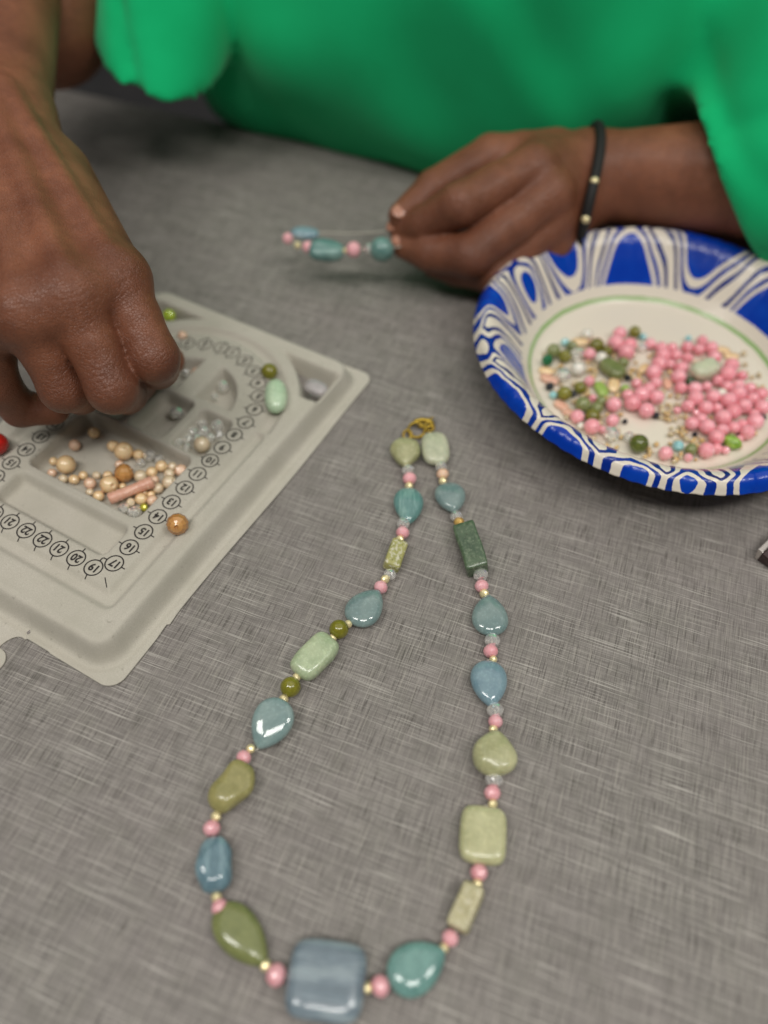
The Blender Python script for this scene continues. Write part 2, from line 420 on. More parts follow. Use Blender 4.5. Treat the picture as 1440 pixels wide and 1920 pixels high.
def shared(key, fn, mat, smooth):
    if key not in _shared:
        v, f = fn(); me = mesh(key[0], v, f, smooth); me.materials.append(mat); _shared[key] = me
    return _shared[key]
def build_necklace():
    root_p = P(760, 1300, 0); root_p[2] = 0
    root = thing('necklace', 'long beaded necklace of blue, green and pink stones lying on the table', 'necklace', root_p)
    Z0 = 3.2; path = []; cen = []
    for b in NECK:
        if len(b) == 3: cen.append(P(b[1][0], b[1][1], Z0))
        else: cen.append((P(*b[1], Z0)+P(*b[2], Z0))/2)
    for i, b in enumerate(NECK):
        p = cen[i]; s = PPM(p)
        if len(b) == 3:
            a = cen[max(i-1, 0)]; c = cen[min(i+1, len(NECK)-1)]; d = c-a; d[2] = 0
            q = zrot(d); kind, _, w = b; mm = w/s*(1.22 if kind == 'gold' else 1.10 if kind == 'crystal' else 1.0)
            if kind == 'pink': me = shared(('rondelle_bead', 'p', round(mm*2)), lambda: rondelle(round(mm*2)/2, round(mm*2)/2*0.80), M_pinkmat, False); nm = 'rondelle_bead'
            elif kind == 'crystal': me = shared(('crystal_bead', 'c', round(mm*2)), lambda: rondelle(round(mm*2)/2, round(mm*2)/2*0.76, 14), M_crystal, False); nm = 'crystal_bead'
            elif kind == 'gold': me = shared(('spacer_bead', 'g', round(mm*4)), lambda: rondelle(round(mm*4)/4, round(mm*4)/4*0.85, 8), M_gold, False); nm = 'spacer_bead'
            elif kind == 'amber': me = shared(('amber_bead', 'a', 1), lambda: rondelle(mm, mm*0.8, 9), pearl('amber_gold', (226, 186, 104), (160, 116, 50), 0.3, 0.15), False); nm = 'crystal_bead'
            elif kind == 'peach': me = shared(('rondelle_bead', 'pe', 1), lambda: rondelle(mm, mm*0.8, 12), M_peach, False); nm = 'rondelle_bead'
            else: me = shared(('round_bead', 'o', round(mm*2)), lambda: ball(round(mm*2)/2), M_olive, True); nm = 'round_bead'
            rad = mm/2; zz = max(rad, Z0) if kind != 'gold' else Z0
            roll = Matrix.Rotation(rng.uniform(0, 6.28), 3, 'X').to_quaternion()
            o = link(nm, me, None, root, np.array([p[0], p[1], zz])-root_p, q @ roll)
            if kind == 'amber': o['label'] = 'amber faceted glass bead'
            if kind == 'peach': o['label'] = 'peach coloured rondelle bead'
            path.append(np.array([p[0], p[1], Z0]))
        else:
            A, B = P(*b[1], Z0), P(*b[2], Z0); d = A-B; L = np.linalg.norm(d)*0.97; W = b[3]/s; st = b[4]
            if b[0] == 'tear': T = min(W*0.46, 7.0); v, f = pillow(L, W, T, ol_tear2, 56, 16, 0.95 if len(b) < 6 else 0.5, 0.8); nm = 'teardrop_bead'
            elif b[0] == 'pear': T = W*0.55; v, f = pillow(L, W, T, ol_pear(0.30), 48, 16, 0.8, 0.7, 0.35, 4); nm = 'pear_bead'
            elif b[0] == 'cushion': T = W*0.42 if W > 15 else W*0.5; v, f = pillow(L, W, T, ol_super(4.2 if W > 15 else 2.9), 56, 16, 0.8, 0.42 if W > 15 else 0.6, 0.12, 6); nm = 'cushion_bead'
            elif b[0] == 'slab': T = W*0.62; v, f = pillow(L, W, T, ol_super(3.6), 48, 16, 0.75, 0.5, 0.22, 9); nm = 'slab_bead'
            elif b[0] == 'nugget': T = W*0.62; v, f = pillow(L, W, T, ol_super(2.7), 48, 16, 0.85, 0.65, 0.55, b[5]); nm = 'nugget_bead'
            else: T = W*0.8; v, f = block(L, W*0.92, T, 1.3); nm = 'rectangular_bead'
            zmin = min(q[2] for q in v)
            o = link(nm, mesh(nm, v, f), STN[st], root, np.array([p[0], p[1], -zmin+0.05])-root_p, zrot(d)); o['label'] = LBL[st]
            if b[0] == 'block': o.rotation_quaternion = zrot(d) @ Matrix.Rotation(R(12), 3, 'X').to_quaternion()
            if len(b) > 5 and b[5] == 'flat': o.rotation_quaternion = Matrix.Rotation(R(17), 3, 'X').to_quaternion() @ zrot(d); o.location.z += 0.0009
            path += [np.array([B[0], B[1], Z0]), np.array([p[0], p[1], Z0]), np.array([A[0], A[1], Z0])] if np.linalg.norm(B-cen[max(0, i-1)]) < np.linalg.norm(A-cen[max(0, i-1)]) else [np.array([A[0], A[1], Z0]), np.array([p[0], p[1], Z0]), np.array([B[0], B[1], Z0])]
    v, f = tube_path([q-root_p for q in path], 0.3, 6); link('cord', mesh('cord', v, f), M_cord, root)
    # clasp: ring, lobster hook and crimp loops
    def ring(cx, cy, rx, wire, tilt, nm, mat, n=28, z=2.2):
        c = P(cx, cy, z); pts = [(rx*math.cos(t), rx*math.sin(t), tilt*math.sin(t)) for t in np.linspace(0, 2*math.pi, n, endpoint=False)]
        v, f = tube_path(pts, wire, 8, True); return link(nm, mesh(nm, v, f), mat, root, c-root_p)
    ring(781, 806, 4.3, 0.75, 1.1, 'jump_ring', M_brass); ring(764, 815, 2.2, 0.6, 1.0, 'jump_ring', M_brass); ring(805, 800, 2.4, 0.6, 1.0, 'jump_ring', M_brass)
    c = P(793, 795, 2.4)
    hook = [(-5.5, -1, 0), (-4, 1.7, 0.3), (-1, 2.6, 0.5), (2.5, 2.2, 0.5), (4.8, 0.6, 0.3), (4.6, -1.6, 0), (2.2, -2.2, 0), (-0.5, -1.7, 0), (-3, -1.8, 0)]
    v, f = tube_path(hook, [0.8, 1.1, 1.3, 1.5, 1.6, 1.2, 0.8, 0.7, 0.7], 10); cl = link('clasp', mesh('clasp', v, f), M_brass, root, c-root_p)
    v, f = tube_path([(3.0, 2.3, 0.9), (4.6, 3.4, 1.5), (6.0, 3.2, 1.6)], [0.6, 0.5, 0.4], 8); link('clasp_lever', mesh('clasp_lever', v, f), M_brass, cl)
build_necklace()

# ------------------------------------------------------------------ the bead sorting tray
YAW = R(62.4374); TU = np.array([math.cos(YAW), math.sin(YAW)]); TV = np.array([-math.sin(YAW), math.cos(YAW)]); TO = np.array([-119.06, 185.07])
VC = 41.25; TOPZ = 11.0; FLOORZ = 2.0
def tray_local(px, py, z): q = P(px, py, z)[:2]-TO; return float(q@TU), float(q@TV)
def rbox(u, v, u0, u1, v0, v1, r):
    du = np.abs(u-(u0+u1)/2)-(u1-u0)/2+r; dv = np.abs(v-(v0+v1)/2)-(v1-v0)/2+r
    return np.hypot(np.maximum(du, 0), np.maximum(dv, 0))+np.minimum(np.maximum(du, dv), 0)-r
def sstep(x): x = np.clip(x, 0, 1); return x*x*(3-2*x)
def smin(a, b, k):
    h = np.clip(0.5+0.5*(b-a)/k, 0, 1); return b*(1-h)+a*h-k*h*(1-h)
def tray_outline(u, v):
    d = rbox(u, v, -44.3, 173, -35, 2*VC+35, 7)
    d = d+0.5*np.sin(u*0.045+1.0)*(v < 0)+0.9*np.exp(-((u+9)/5.0)**2)*(v < 0)*np.where(u > -9, -1, 1)*0.6
    tab = rbox(u, v, -78, -30, 20.5, 2*VC-20.5, 5)
    d = smin(d, tab, 9.0)
    lobe = np.hypot(u+59.5, v-19.0)-6.3
    return np.minimum(d, lobe)
def tray_h(u, v):
    dpl = rbox(u, v, -34.5, 164, -23.2, 2*VC+23.2, 7)
    h = 0.9+(TOPZ-0.9)*(1-sstep((dpl+0.6)/6.4))
    h = h-0.55*np.exp(-((dpl-7.2)/1.6)**2)                       # the fold at the foot of the wall
    h = h+0.35*np.exp(-((dpl+2.2)/2.0)**2)                        # soft raised ridge
    h = h+np.where(dpl > 8, 0.5*np.sin(u*0.05+v*0.03)*sstep((dpl-8)/6)+0.25, 0)
    # U shaped string channel round the numbers
    uu = np.minimum(u, 99.0); rad = np.hypot(u-99.0, v-VC)
    side = np.abs(v-VC)
    rr = np.where(u > 99, rad, side)
    front = (VC+11.0)
    dch = np.abs(rr-51.8)-4.2
    dch = np.where(u < -14.5, 1e3, dch)
    dfr = np.abs(u+15.6)-4.6; dfr = np.where(side > 56, 1e3, dfr)
    corner = rbox(u, v, -20, 99, VC-56, VC+56, 5)
    ch = np.minimum(dch, dfr); ch = np.maximum(ch, np.where(u < 99, corner, -1e3))
    h = h-2.6*(1-sstep((ch+3.2)/4.2))*(dpl < -1)
    def pocket(sd, depth, wall=3.4):
        return depth*(1-sstep((sd+wall*0.75)/wall))
    W = TOPZ-FLOORZ
    sds = []
    sds.append((rbox(u, v, 24.3, 66.6, 7.8, 76.5, 4), W, 2.8))
    lb = rbox(u, v, 0.5, 19.2, 7.0, 75.5, 4); sds.append((lb, 5.2, 4.0))
    sds.append((rbox(u, v, 69.6, 97, 5.2, 25.4, 3.5), W, 2.8)); sds.append((rbox(u, v, 69.6, 97, 2*VC-25.4, 2*VC-5.2, 3.5), W, 2.8))
    sds.append((rbox(u, v, 69.6, 98.5, 30.4, 2*VC-30.4, 4), W, 2.8))
    q1 = np.maximum(np.hypot(u-99, v-VC)-30.0, np.maximum(102.2-u, v-36)); q2 = np.maximum(np.hypot(u-99, v-VC)-30.0, np.maximum(102.2-u, 2*VC-36-v))
    sds.append((q1+0.8, W, 2.8)); sds.append((q2+0.8, W, 2.8))
    for sg in (0, 1):
        vv = v if sg == 0 else 2*VC-v
        tr = np.maximum(np.maximum(u-156, -19.3-vv), np.maximum(62.5-np.hypot(u-99, vv-VC), 130.5-u)); sds.append((tr+0.7, W*0.8, 4.0))
    for sd, dep, wl in sds: h = h-pocket(sd, dep, wl)*(dpl < 0)
    h = h-np.where(lb < -1, 1.6*np.sqrt(np.clip(1-((u-9.8)/8.5)**2, 0, 1)), 0)    # cradle floor of the long compartment
    return h
def build_tray():
    step = 0.8
    us = np.arange(-82, 177, step); vs = np.arange(-38, 122, step)
    U, V = np.meshgrid(us, vs, indexing='ij'); nu, nv = U.shape
    d = tray_outline(U, V); inside = d < 0
    e = 0.05; gu = (tray_outline(U+e, V)-tray_outline(U-e, V))/(2*e); gv = (tray_outline(U, V+e)-tray_outline(U, V-e))/(2*e)
    fin = inside[:-1, :-1] | inside[1:, :-1] | inside[:-1, 1:] | inside[1:, 1:]
    g2 = gu*gu+gv*gv+1e-6
    mv = (~inside); U = np.where(mv, U-d*gu/g2, U); V = np.where(mv, V-d*gv/g2, V)
    H = tray_h(U, V)
    # slit in the flange beside the hanging tab
    t = np.clip(((-37.7-U)*0.97+(16.2-V)*0.24)/7.2, 0, 1); sl = np.hypot(U-(-37.7-7*t), V-(16.2-1.8*t)); H = H-0.7*(sl < 0.5)
    org = np.array([TO[0], TO[1], 0])
    X = U*TU[0]+V*TV[0]; Y = U*TU[1]+V*TV[1]
    idx = -np.ones((nu, nv), int); ii, jj = np.nonzero(fin)
    used = np.zeros((nu, nv), bool)
    for a in (0, 1):
        for b in (0, 1): used[ii+a, jj+b] = True
    idx[used] = np.arange(used.sum())
    vts = np.stack([X[used], Y[used], H[used]], -1)
    fcs = np.stack([idx[ii, jj], idx[ii+1, jj], idx[ii+1, jj+1], idx[ii, jj+1]], -1)
    root = thing('bead_tray', 'grey flocked bead tray with printed numbers and sunken compartments, under the hand', 'tray', org)
    o = link('tray_shell', mesh('tray_shell', vts, fcs), M_flock, root)
    so = o.modifiers.new('thickness', 'SOLIDIFY'); so.thickness = 0.0007; so.offset = -1
    # printed numbers
    fc = {}
    dg = None
    def text_mesh(s):
        if s in fc: return fc[s]
        cu = bpy.data.curves.new('txt', 'FONT'); cu.body = s; cu.size = 1.0; cu.align_x = 'CENTER'; cu.align_y = 'CENTER'; cu.resolution_u = 3; cu.offset = 0.035
        to = bpy.data.objects.new('txt', cu); COL.objects.link(to); dgr = bpy.context.evaluated_depsgraph_get(); me = to.evaluated_get(dgr).to_mesh()
        vv = np.array([x.co[:] for x in me.vertices]); ff = [list(p.vertices) for p in me.polygons]; to.evaluated_get(dgr).to_mesh_clear()
        bpy.data.objects.remove(to); bpy.data.curves.remove(cu)
        c = (vv.min(0)+vv.max(0))/2; vv[:, :2] -= c[:2]; fc[s] = (vv, ff); return fc[s]
    def mark(u, v, s, tick):
        vv, ff = [], []
        n = 40; ro, ri = 4.35, 3.75
        for k in range(n):
            a = 2*math.pi*k/n
            vv += [(ro*math.cos(a), ro*math.sin(a)), (ri*math.cos(a), ri*math.sin(a))]
        for k in range(n): k2 = (k+1) % n; ff.append([2*k, 2*k2, 2*k2+1, 2*k+1])
        tk = np.array(tick, float); tp = np.array([-tk[1], tk[0]])
        for sg in (-1, 1):
            b = len(vv)
            for q, w in ((4.15, -.28), (6.0, -.28), (6.0, .28), (4.15, .28)): vv.append(tuple(sg*tk*q+tp*w))
            ff.append([b, b+1, b+2, b+3])
        tv, tf = text_mesh(s); b = len(vv)
        for x, y, _ in tv: vv.append((-y*5.3, x*4.9))       # reading along +v, upright towards -u
        ff += [[b+i for i in q] for q in tf]
        w = [((u+a)*TU[0]+(v+c)*TV[0], (u+a)*TU[1]+(v+c)*TV[1], float(tray_h(np.array(u+a), np.array(v+c)))+0.17) for a, c in vv]
        link('number_mark', mesh('number_mark', w, ff, False), M_ink, root)
    for k in range(11):
        for v in (0, 2*VC): mark(10.0*k, v, str(17-k), (0, 1))
    for k in range(6):
        a = (1+10*(k+1))/41.25; u = 99+41.25*math.sin(a)
        for sg in (-1, 1): mark(u, VC+sg*41.25*math.cos(a), str(6-k), (math.sin(a), sg*math.cos(a)))
    for k, s in enumerate(('19', '20', '21', '22', '22', '21', '20', '19')): mark(-6.3, 6.4+10.03*k, s, (1, 0))
    # little corner stroke and bracket between 17 and 19
    a = tray_local(197, 1083, TOPZ); b = tray_local(200, 1101, TOPZ)
    def stroke(pts, w):
        vv, ff = [], []
        pts = [np.array(a_)*(1-t_)+np.array(b_)*t_ for a_, b_ in zip(pts[:-1], pts[1:]) for t_ in np.linspace(0, 1, 7)[:-1]]+[np.array(pts[-1])]
        for (p, q) in zip(pts[:-1], pts[1:]):
            p, q = np.array(p), np.array(q); t = (q-p)/np.linalg.norm(q-p); n = np.array([-t[1], t[0]])*w; k = len(vv)
            vv += [p-n, q-n, q+n, p+n]; ff.append([k, k+1, k+2, k+3])
        w3 = [(x*TU[0]+y*TV[0], x*TU[1]+y*TV[1], float(tray_h(np.array(x), np.array(y)))+0.2) for x, y in vv]
        link('corner_mark', mesh('corner_mark', w3, ff, False), M_ink, root)
    stroke([a, b], 0.2); stroke([tray_local(187, 1053, TOPZ), tray_local(193, 1046, TOPZ), tray_local(200, 1049, TOPZ)], 0.2)
build_tray()

# ------------------------------------------------------------------ loose beads
def rand_q():
    q = rng.normal(size=4); q /= np.linalg.norm(q); from mathutils import Quaternion
    return Quaternion(q.tolist())
def bead_mesh(shape, d, mat):
    key = (shape, mat.name, round(d*2)); dd = max(0.5, round(d*2)/2)
    if key in _shared: return _shared[key], dd
    if shape == 'round': v, f = ball(dd); sm = True
    elif shape == 'faceted': v, f = rondelle(dd, dd*0.82, 12); sm = False
    elif shape == 'crystal': v, f = rondelle(dd, dd*0.76, 10); sm = False
    elif shape == 'cut': v, f = ball(dd, 0.09, 11, 7); sm = False
    elif shape == 'oval': v, f = ball(dd, 0.07, 28, 16, 1.45); sm = True
    elif shape == 'flat': v, f = pillow(dd*1.7, dd, dd*0.5, ol_super(2.3), 24, 10, 0.9, 0.7); sm = True
    elif shape == 'seed': v, f = ball(dd, 0.2, 10, 5, 0.7); sm = True
    else: v, f = pillow(dd*1.5, dd, dd*0.7, ol_super(2.8), 36, 12, 0.85, 0.6, 0.3, int(d*10)); sm = True
    me = mesh('bead', v, f, sm); me.materials.append(mat); _shared[key] = me; return me, dd
LOOSE = []
def put(name, shape, px, py, wpx, mat, floor, label, cat='bead', group=None, q=None, lift=0.0):
    p = P(px, py, floor); d = wpx/PPM(p); me, dd = bead_mesh(shape, d, mat)
    vert = dd/2 if shape not in ('flat', 'nugget') else dd*(0.25 if shape == 'flat' else 0.35)
    p = P(px, py, floor+vert)
    if q is None:
        if shape in ('flat', 'nugget', 'oval'): q = Matrix.Rotation(rng.uniform(0, 3.14), 3, 'Z').to_quaternion()
        else: q = rand_q()
    LOOSE.append([name, me, np.array([p[0], p[1], floor+vert+lift]), dd/2*(1.25 if shape in ('flat', 'nugget', 'oval') else 1), q, label, cat, group, shape])
def settle(lo, iters=40, inside=None):
    for _ in range(iters):
        for i in range(len(lo)):
            for j in range(i+1, len(lo)):
                d = lo[j][2]-lo[i][2]; m = lo[i][3]+lo[j][3]; n = np.linalg.norm(d)
                if n < m*0.97 and n > 1e-6:
                    h = d.copy(); h[2] = 0; hn = np.linalg.norm(h)
                    if hn < 1e-3: continue
                    k = (m*0.97-n)*0.5*h/hn*0.6; wi = lo[j][3]/m; lo[j][2][:2] += k[:2]*(1-wi)*2; lo[i][2][:2] -= k[:2]*wi*2
        if inside is not None:
            for b in lo: inside(b)
def proj(p):
    q = np.asarray(p)-np.array([0, 0, CAM_H]); z = q@_f
    return np.array([720+FPX*(q@_r)/z, 960-FPX*(q@_u)/z])
ORD = ['nearest', 'second nearest', 'third nearest', 'fourth nearest', 'fifth nearest', 'sixth nearest', 'seventh nearest', 'eighth nearest', 'ninth nearest', 'tenth nearest', 'eleventh nearest', 'twelfth nearest']
def relabel(lo, marks, place):
    """beads that look alike are told apart by where they lie from a bead that is easy to find"""
    by = {}
    for b in lo:
        if b[7]: by.setdefault(b[5], []).append(b)
    mk = {k: proj(next(b[2] for b in lo if b[5] == l)) for k, l in marks.items()}
    for lab, bs in by.items():
        if len(bs) < 2: continue
        used = set()
        for b in bs:
            best = None
            for k, m in mk.items():
                def sector(x):
                    d = proj(x[2])-m; a = math.degrees(math.atan2(-d[1], d[0])) % 360
                    return int(((a+45) % 360)//90), float(np.hypot(*d))
                sc, ds = sector(b); rank = sorted(sector(x)[1] for x in bs if sector(x)[0] == sc).index(ds)
                if best is None or (rank, ds) < best[0]: best = ((rank, ds), k, sc, rank)
            _, k, sc, rank = best
            where = ('right of', 'behind', 'left of', 'in front of')[sc]
            b[5] = lab[:lab.index(' loose')]+f" in the {place or 'tray'}, {ORD[min(rank, 11)]} {where} {k}" if ' loose' in lab else lab+f", {ORD[min(rank, 11)]} {where} {k}"
def flush(marks=None, place=None):
    if marks: relabel(LOOSE, marks, place)
    for n, me, p, r, q, label, cat, group, shape in LOOSE:
        tag(link(n, me, None, None, p, q), label, cat, group)
    LOOSE.clear()
def bx(x, y): return 40+x/4.0, 740+y/4.0
def build_tray_beads():
    G = 'champagne beads in the large tray compartment'
    big = [(335, 525, 138, M_champ, 'large champagne pearl bead with a tiny bead at its left side in the tray'), (780, 425, 142, M_champ, 'large champagne pearl bead at the back of the pile in the tray'),
           (770, 590, 140, M_copper, 'large copper coloured bead with a bright highlight in the middle of the tray pile'), (655, 675, 138, M_champ, 'large pale champagne bead left of the copper bead in the tray'),
           (1085, 650, 108, M_cream, 'cream pearl bead at the right end of the pink tube bead')]
    for x, y, w, m, l in big: put('round_bead', 'cut' if m is M_copper else 'round', *bx(x, y), w/4, m, FLOORZ, l)
    one = [(545, 285, 84, M_olive if False else M_champ, 'lone dull champagne bead nearest the fingers in the large tray compartment'), (400, 378, 84, M_peach, 'lone peach bead on the bare floor of the large tray compartment')]
    for x, y, w, m, l in one: put('round_bead', 'round', *bx(x, y), w/4, m, FLOORZ, l)
    for i, (x, y, w) in enumerate([(243, 500, 58), (230, 588, 56), (315, 632, 60), (395, 637, 70), (465, 605, 58), (515, 668, 86), (515, 727, 52), (580, 760, 82), (690, 385, 92), (735, 525, 60), (900, 610, 92), (985, 575, 80),
                                   (1045, 530, 84), (1180, 575, 94), (1045, 690, 80), (995, 728, 56), (890, 785, 86), (980, 790, 82), (825, 820, 60), (880, 455, 70), (650, 608, 66), (1000, 640, 60), (935, 690, 60), (760, 690, 50), (700, 760, 50), (620, 728, 34), (1120, 610, 70), (940, 740, 56)]):
        w *= 1.14 if w < 80 else 1.05; m = (M_champ, M_peach, M_cream, M_champ)[i % 4]; sz = 'small' if w < 65 else 'medium'
        cl = {M_champ.name: 'champagne', M_peach.name: 'peach', M_cream.name: 'cream'}[m.name]
        sh = 'faceted' if i % 5 == 3 else 'round'
        put('faceted_bead' if sh == 'faceted' else 'round_bead', sh, *bx(x, y), w/4, m, FLOORZ, f"{sz} {cl} {'faceted' if sh == 'faceted' else 'pearl'} bead loose in the large tray compartment", group=G)
    for x, y, w in [(565, 605, 66), (1110, 560, 78)]: put('faceted_bead', 'faceted', *bx(x, y), w/4, M_cream, FLOORZ, 'shiny faceted cream bead loose in the large tray compartment', group=G)
    for x, y, w in [(960, 470, 82), (905, 500, 62), (1005, 490, 62), (770, 862, 80), (840, 893, 92)]: put('crystal_bead', 'crystal', *bx(x, y), w*1.2/4, M_crystal, FLOORZ, 'clear crystal bead in the large tray compartment', group='clear crystals in the large tray compartment')
    put('faceted_bead', 'faceted', *bx(900, 855), 70/4, pearl('lime_foil', (206, 200, 70), (90, 92, 10), 0.3, 0.1), FLOORZ, 'small lime green faceted bead in the near corner of the tray compartment')
    def keep(b):
        q = b[2][:2]-TO; u, v = float(q@TU), float(q@TV); r = b[3]
        u = min(max(u, 26.2+r*0.8), 65-r*0.8); v = min(max(v, 9.6+r*0.8), 75-r*0.8); n = TO+TU*u+TV*v; b[2][0], b[2][1] = n
    settle(LOOSE, 40, keep)
    flush({'the copper bead': big[2][4], 'the large back bead': big[1][4], 'the large left bead': big[0][4], 'the cream bead by the tube': big[4][4], 'the lime faceted bead': 'small lime green faceted bead in the near corner of the tray compartment'})
    # turned tube bead lying on the pile
    A, B = P(*bx(655, 785), 7.5), P(*bx(990, 650), 9.0); d = B-A; L = np.linalg.norm(d); r = 94/4/PPM(A)/2
    prof = [(0, r*0.4), (0.2, r*0.85), (L*0.05, r), (L*0.10, r*0.92), (L*0.15, r*1.0), (L*0.2, r*0.86), (L*0.24, r*0.98), (L*0.3, r*0.88), (L*0.5, r*0.86), (L*0.7, r*0.9), (L*0.75, r*1.0), (L*0.8, r*0.88), (L*0.86, r*1.0), (L*0.97, r*1.02), (L, r*0.8), (L, r*0.35)]
    v, f = lathe(prof, 22); qq = Vector((0, 0, 1)).rotation_difference(Vector(d))
    tag(link('tube_bead', mesh('tube_bead', v, f), M_tube, None, A, qq), 'dusty pink turned tube bead lying on the champagne beads in the tray', 'bead')
    z4 = lambda x, y: (240+x/3.13, 530+y/3.13)
    for i, (x, y, w) in enumerate([(310, 935, 56), (345, 968, 40), (385, 885, 52), (435, 835, 52), (445, 885, 50), (525, 850, 66), (520, 893, 46), (395, 925, 44), (350, 925, 46), (480, 900, 44)]):
        put('crystal_bead', 'crystal', *z4(x, y), w*1.3/3.13, M_crystal, FLOORZ, 'clear crystal bead in the small tray compartment', group='clear crystals in the small tray compartment')
    put('round_bead', 'round', *z4(425, 940), 98/3.13, M_cream, FLOORZ, 'cream pearl bead sitting among the clear crystals in the small tray compartment')
    settle(LOOSE); flush({'the cream pearl': 'cream pearl bead sitting among the clear crystals in the small tray compartment'})
    put('crystal_bead', 'crystal', *z4(285, 765), 88/3.13, M_crystal, FLOORZ, 'single clear crystal bead in the compartment just right of the fingers')
    put('crystal_bead', 'crystal', *z4(505, 670), 46/3.13, M_crystal, FLOORZ, 'small clear crystal bead in the rounded quarter compartment of the tray', group='crystals in the quarter compartment')
    put('crystal_bead', 'crystal', *z4(560, 610), 76/3.13, M_crystal, FLOORZ, 'larger clear crystal bead in the rounded quarter compartment of the tray')
    put('round_bead', 'round', *z4(400, 525), 50/3.13, M_peach, FLOORZ, 'small peach bead in the compartment beyond the fingertip')
    put('crystal_bead', 'crystal', *z4(345, 535), 58/3.13, M_crystal, FLOORZ, 'clear crystal bead beside the small peach bead beyond the fingertip')
    put('faceted_bead', 'faceted', *z4(240, 195), 80/3.13, stone('lime_glass', (150, 170, 40), (178, 196, 70), 0.1, sss=0.3), 4, 'lime green bead in the far left corner pocket of the tray')
    put('round_bead', 'round', *z4(200, 238), 50/3.13, M_cream, 4, 'pale cream bead beside the lime bead in the far corner pocket')
    put('round_bead', 'round', *z4(320, 312), 54/3.13, M_peach, TOPZ-2.6, 'small peach bead alone in the curved string channel at the back of the tray')
    put('nugget_bead', 'nugget', *z4(1105, 620), 100/3.13, stone('lilac_quartz', (190, 184, 184), (210, 204, 204), 0.25, trans=0.5, sss=0.2), 4, 'cloudy lilac quartz chip in the right corner pocket of the tray')
    put('round_bead', 'round', *z4(830, 522), 94/3.13, M_olive, TOPZ-2.6, 'round olive green bead touching the pale green oval in the tray channel')
    p1, p2 = P(*z4(868, 590), TOPZ+2.5), P(*z4(868, 750), TOPZ+2.5)
    L = np.linalg.norm(p1-p2)*1.12; W = 132/3.13/PPM(p1); v, f = pillow(L, W, W*0.9, ol_super(2.3), 40, 18, 0.95, 0.9, 0.15, 2)
    tag(link('oval_bead', mesh('oval_bead', v, f), stone('mint_jade', (150, 180, 144), (182, 204, 170), 0.22, sss=0.4), None, (*((p1+p2)/2)[:2], TOPZ-2.6+W*0.45), zrot(p1-p2)), 'pale mint green oval stone bead in the tray channel beside the right corner pocket', 'bead')
    dd = (P(360, 1000, TOPZ)-P(333, 983, TOPZ)); fw = Vector(np.array([0.15, -0.75, 0.62]).tolist()); q = Vector((1, 0, 0)).rotation_difference(fw)
    put('faceted_bead', 'cut', 333, 983, 43, M_copper, TOPZ-2.6, 'bronze faceted glass bead with its hole showing, beside the number 14', q=q)
    flush()
    put('round_bead', 'round', -6, 832, 42, stone('red_glass', (150, 20, 18), (176, 34, 28), 0.1, sss=0.2), TOPZ-2.0, 'glossy red bead at the left border of the tray', 'bead'); flush()
build_tray_beads()

# ------------------------------------------------------------------ paper plate
PC = np.array([149.3, 328.0])
def mat_plate():
    t = NT('printed_paper'); at = lambda n: t.add('ShaderNodeAttribute', attribute_name=n)
    d = at('cell').outputs['Fac']; rad = at('radius').outputs['Fac']; geo = t.add('ShaderNodeTexCoord').outputs['Object']
    paper = lin((222, 213, 198)); blue = lin((0, 54, 164)); navy = lin((18, 28, 98)); mid = lin((4, 42, 136))
    bands = [(0.0, navy), (0.04, paper), (0.135, navy), (0.22, paper), (0.315, mid), (0.405, paper), (0.50, blue)]
    nz = t.noise(geo, 420, 3, 0.6); dj = t.math('ADD', t.math('DIVIDE', d, 20.0), t.math('MULTIPLY', t.math('ADD', nz, -0.5), 0.02))
    c = t.ramp(dj, bands, 'CONSTANT')
    bl = t.noise(geo, 70, 3, 0.6); c2 = t.mix(t.ramp(bl, [(0.4, (0,)*3), (0.7, (0.35,)*3)]), c, lin((18, 86, 196)), 'LIGHTEN'); 
    isblue = t.math('LESS_THAN', t.add('ShaderNodeSeparateColor').outputs[0], 2.0)
    rr = t.math('DIVIDE', rad, 120.0)
    wn = t.noise(geo, 160, 2, 0.5); rj = t.math('ADD', rr, t.math('MULTIPLY', t.math('ADD', wn, -0.5), 0.006))
    inner = t.ramp(rj, [(0.0, paper), (0.572, lin((142, 176, 112))), (0.589, paper)], 'CONSTANT')
    c = t.mix(t.math('GREATER_THAN', rj, 0.628), inner, c2)
    # worn scratches in the ink
    sc = t.noise(t.mapping(geo, scale=(1, 1, 1)), 900, 2, 0.7); c = t.mix(t.ramp(sc, [(0.70, (0,)*3), (0.78, (0.35,)*3)]), c, lin((90, 120, 190)))
    t.base(c); t.set(Roughness=0.22, Specular_IOR_Level=0.4)
    t.bump(t.noise(geo, 240, 4, 0.6), 0.2, 0.0006); return t.m
RIMZ = 27.0
def plate_z(r):
    return float(np.interp(r, PR, PZ))
PR = [0, 64, 67, 70, 76, 84, 91, 95, 98, 101, 103.4, 104.4, 104.8]
PZ = [1.2, 1.2, 1.8, 4.0, 11.0, 22.0, 30.5, 33.6, 34.6, 33.6, 31.0, 28.6, 27.2]
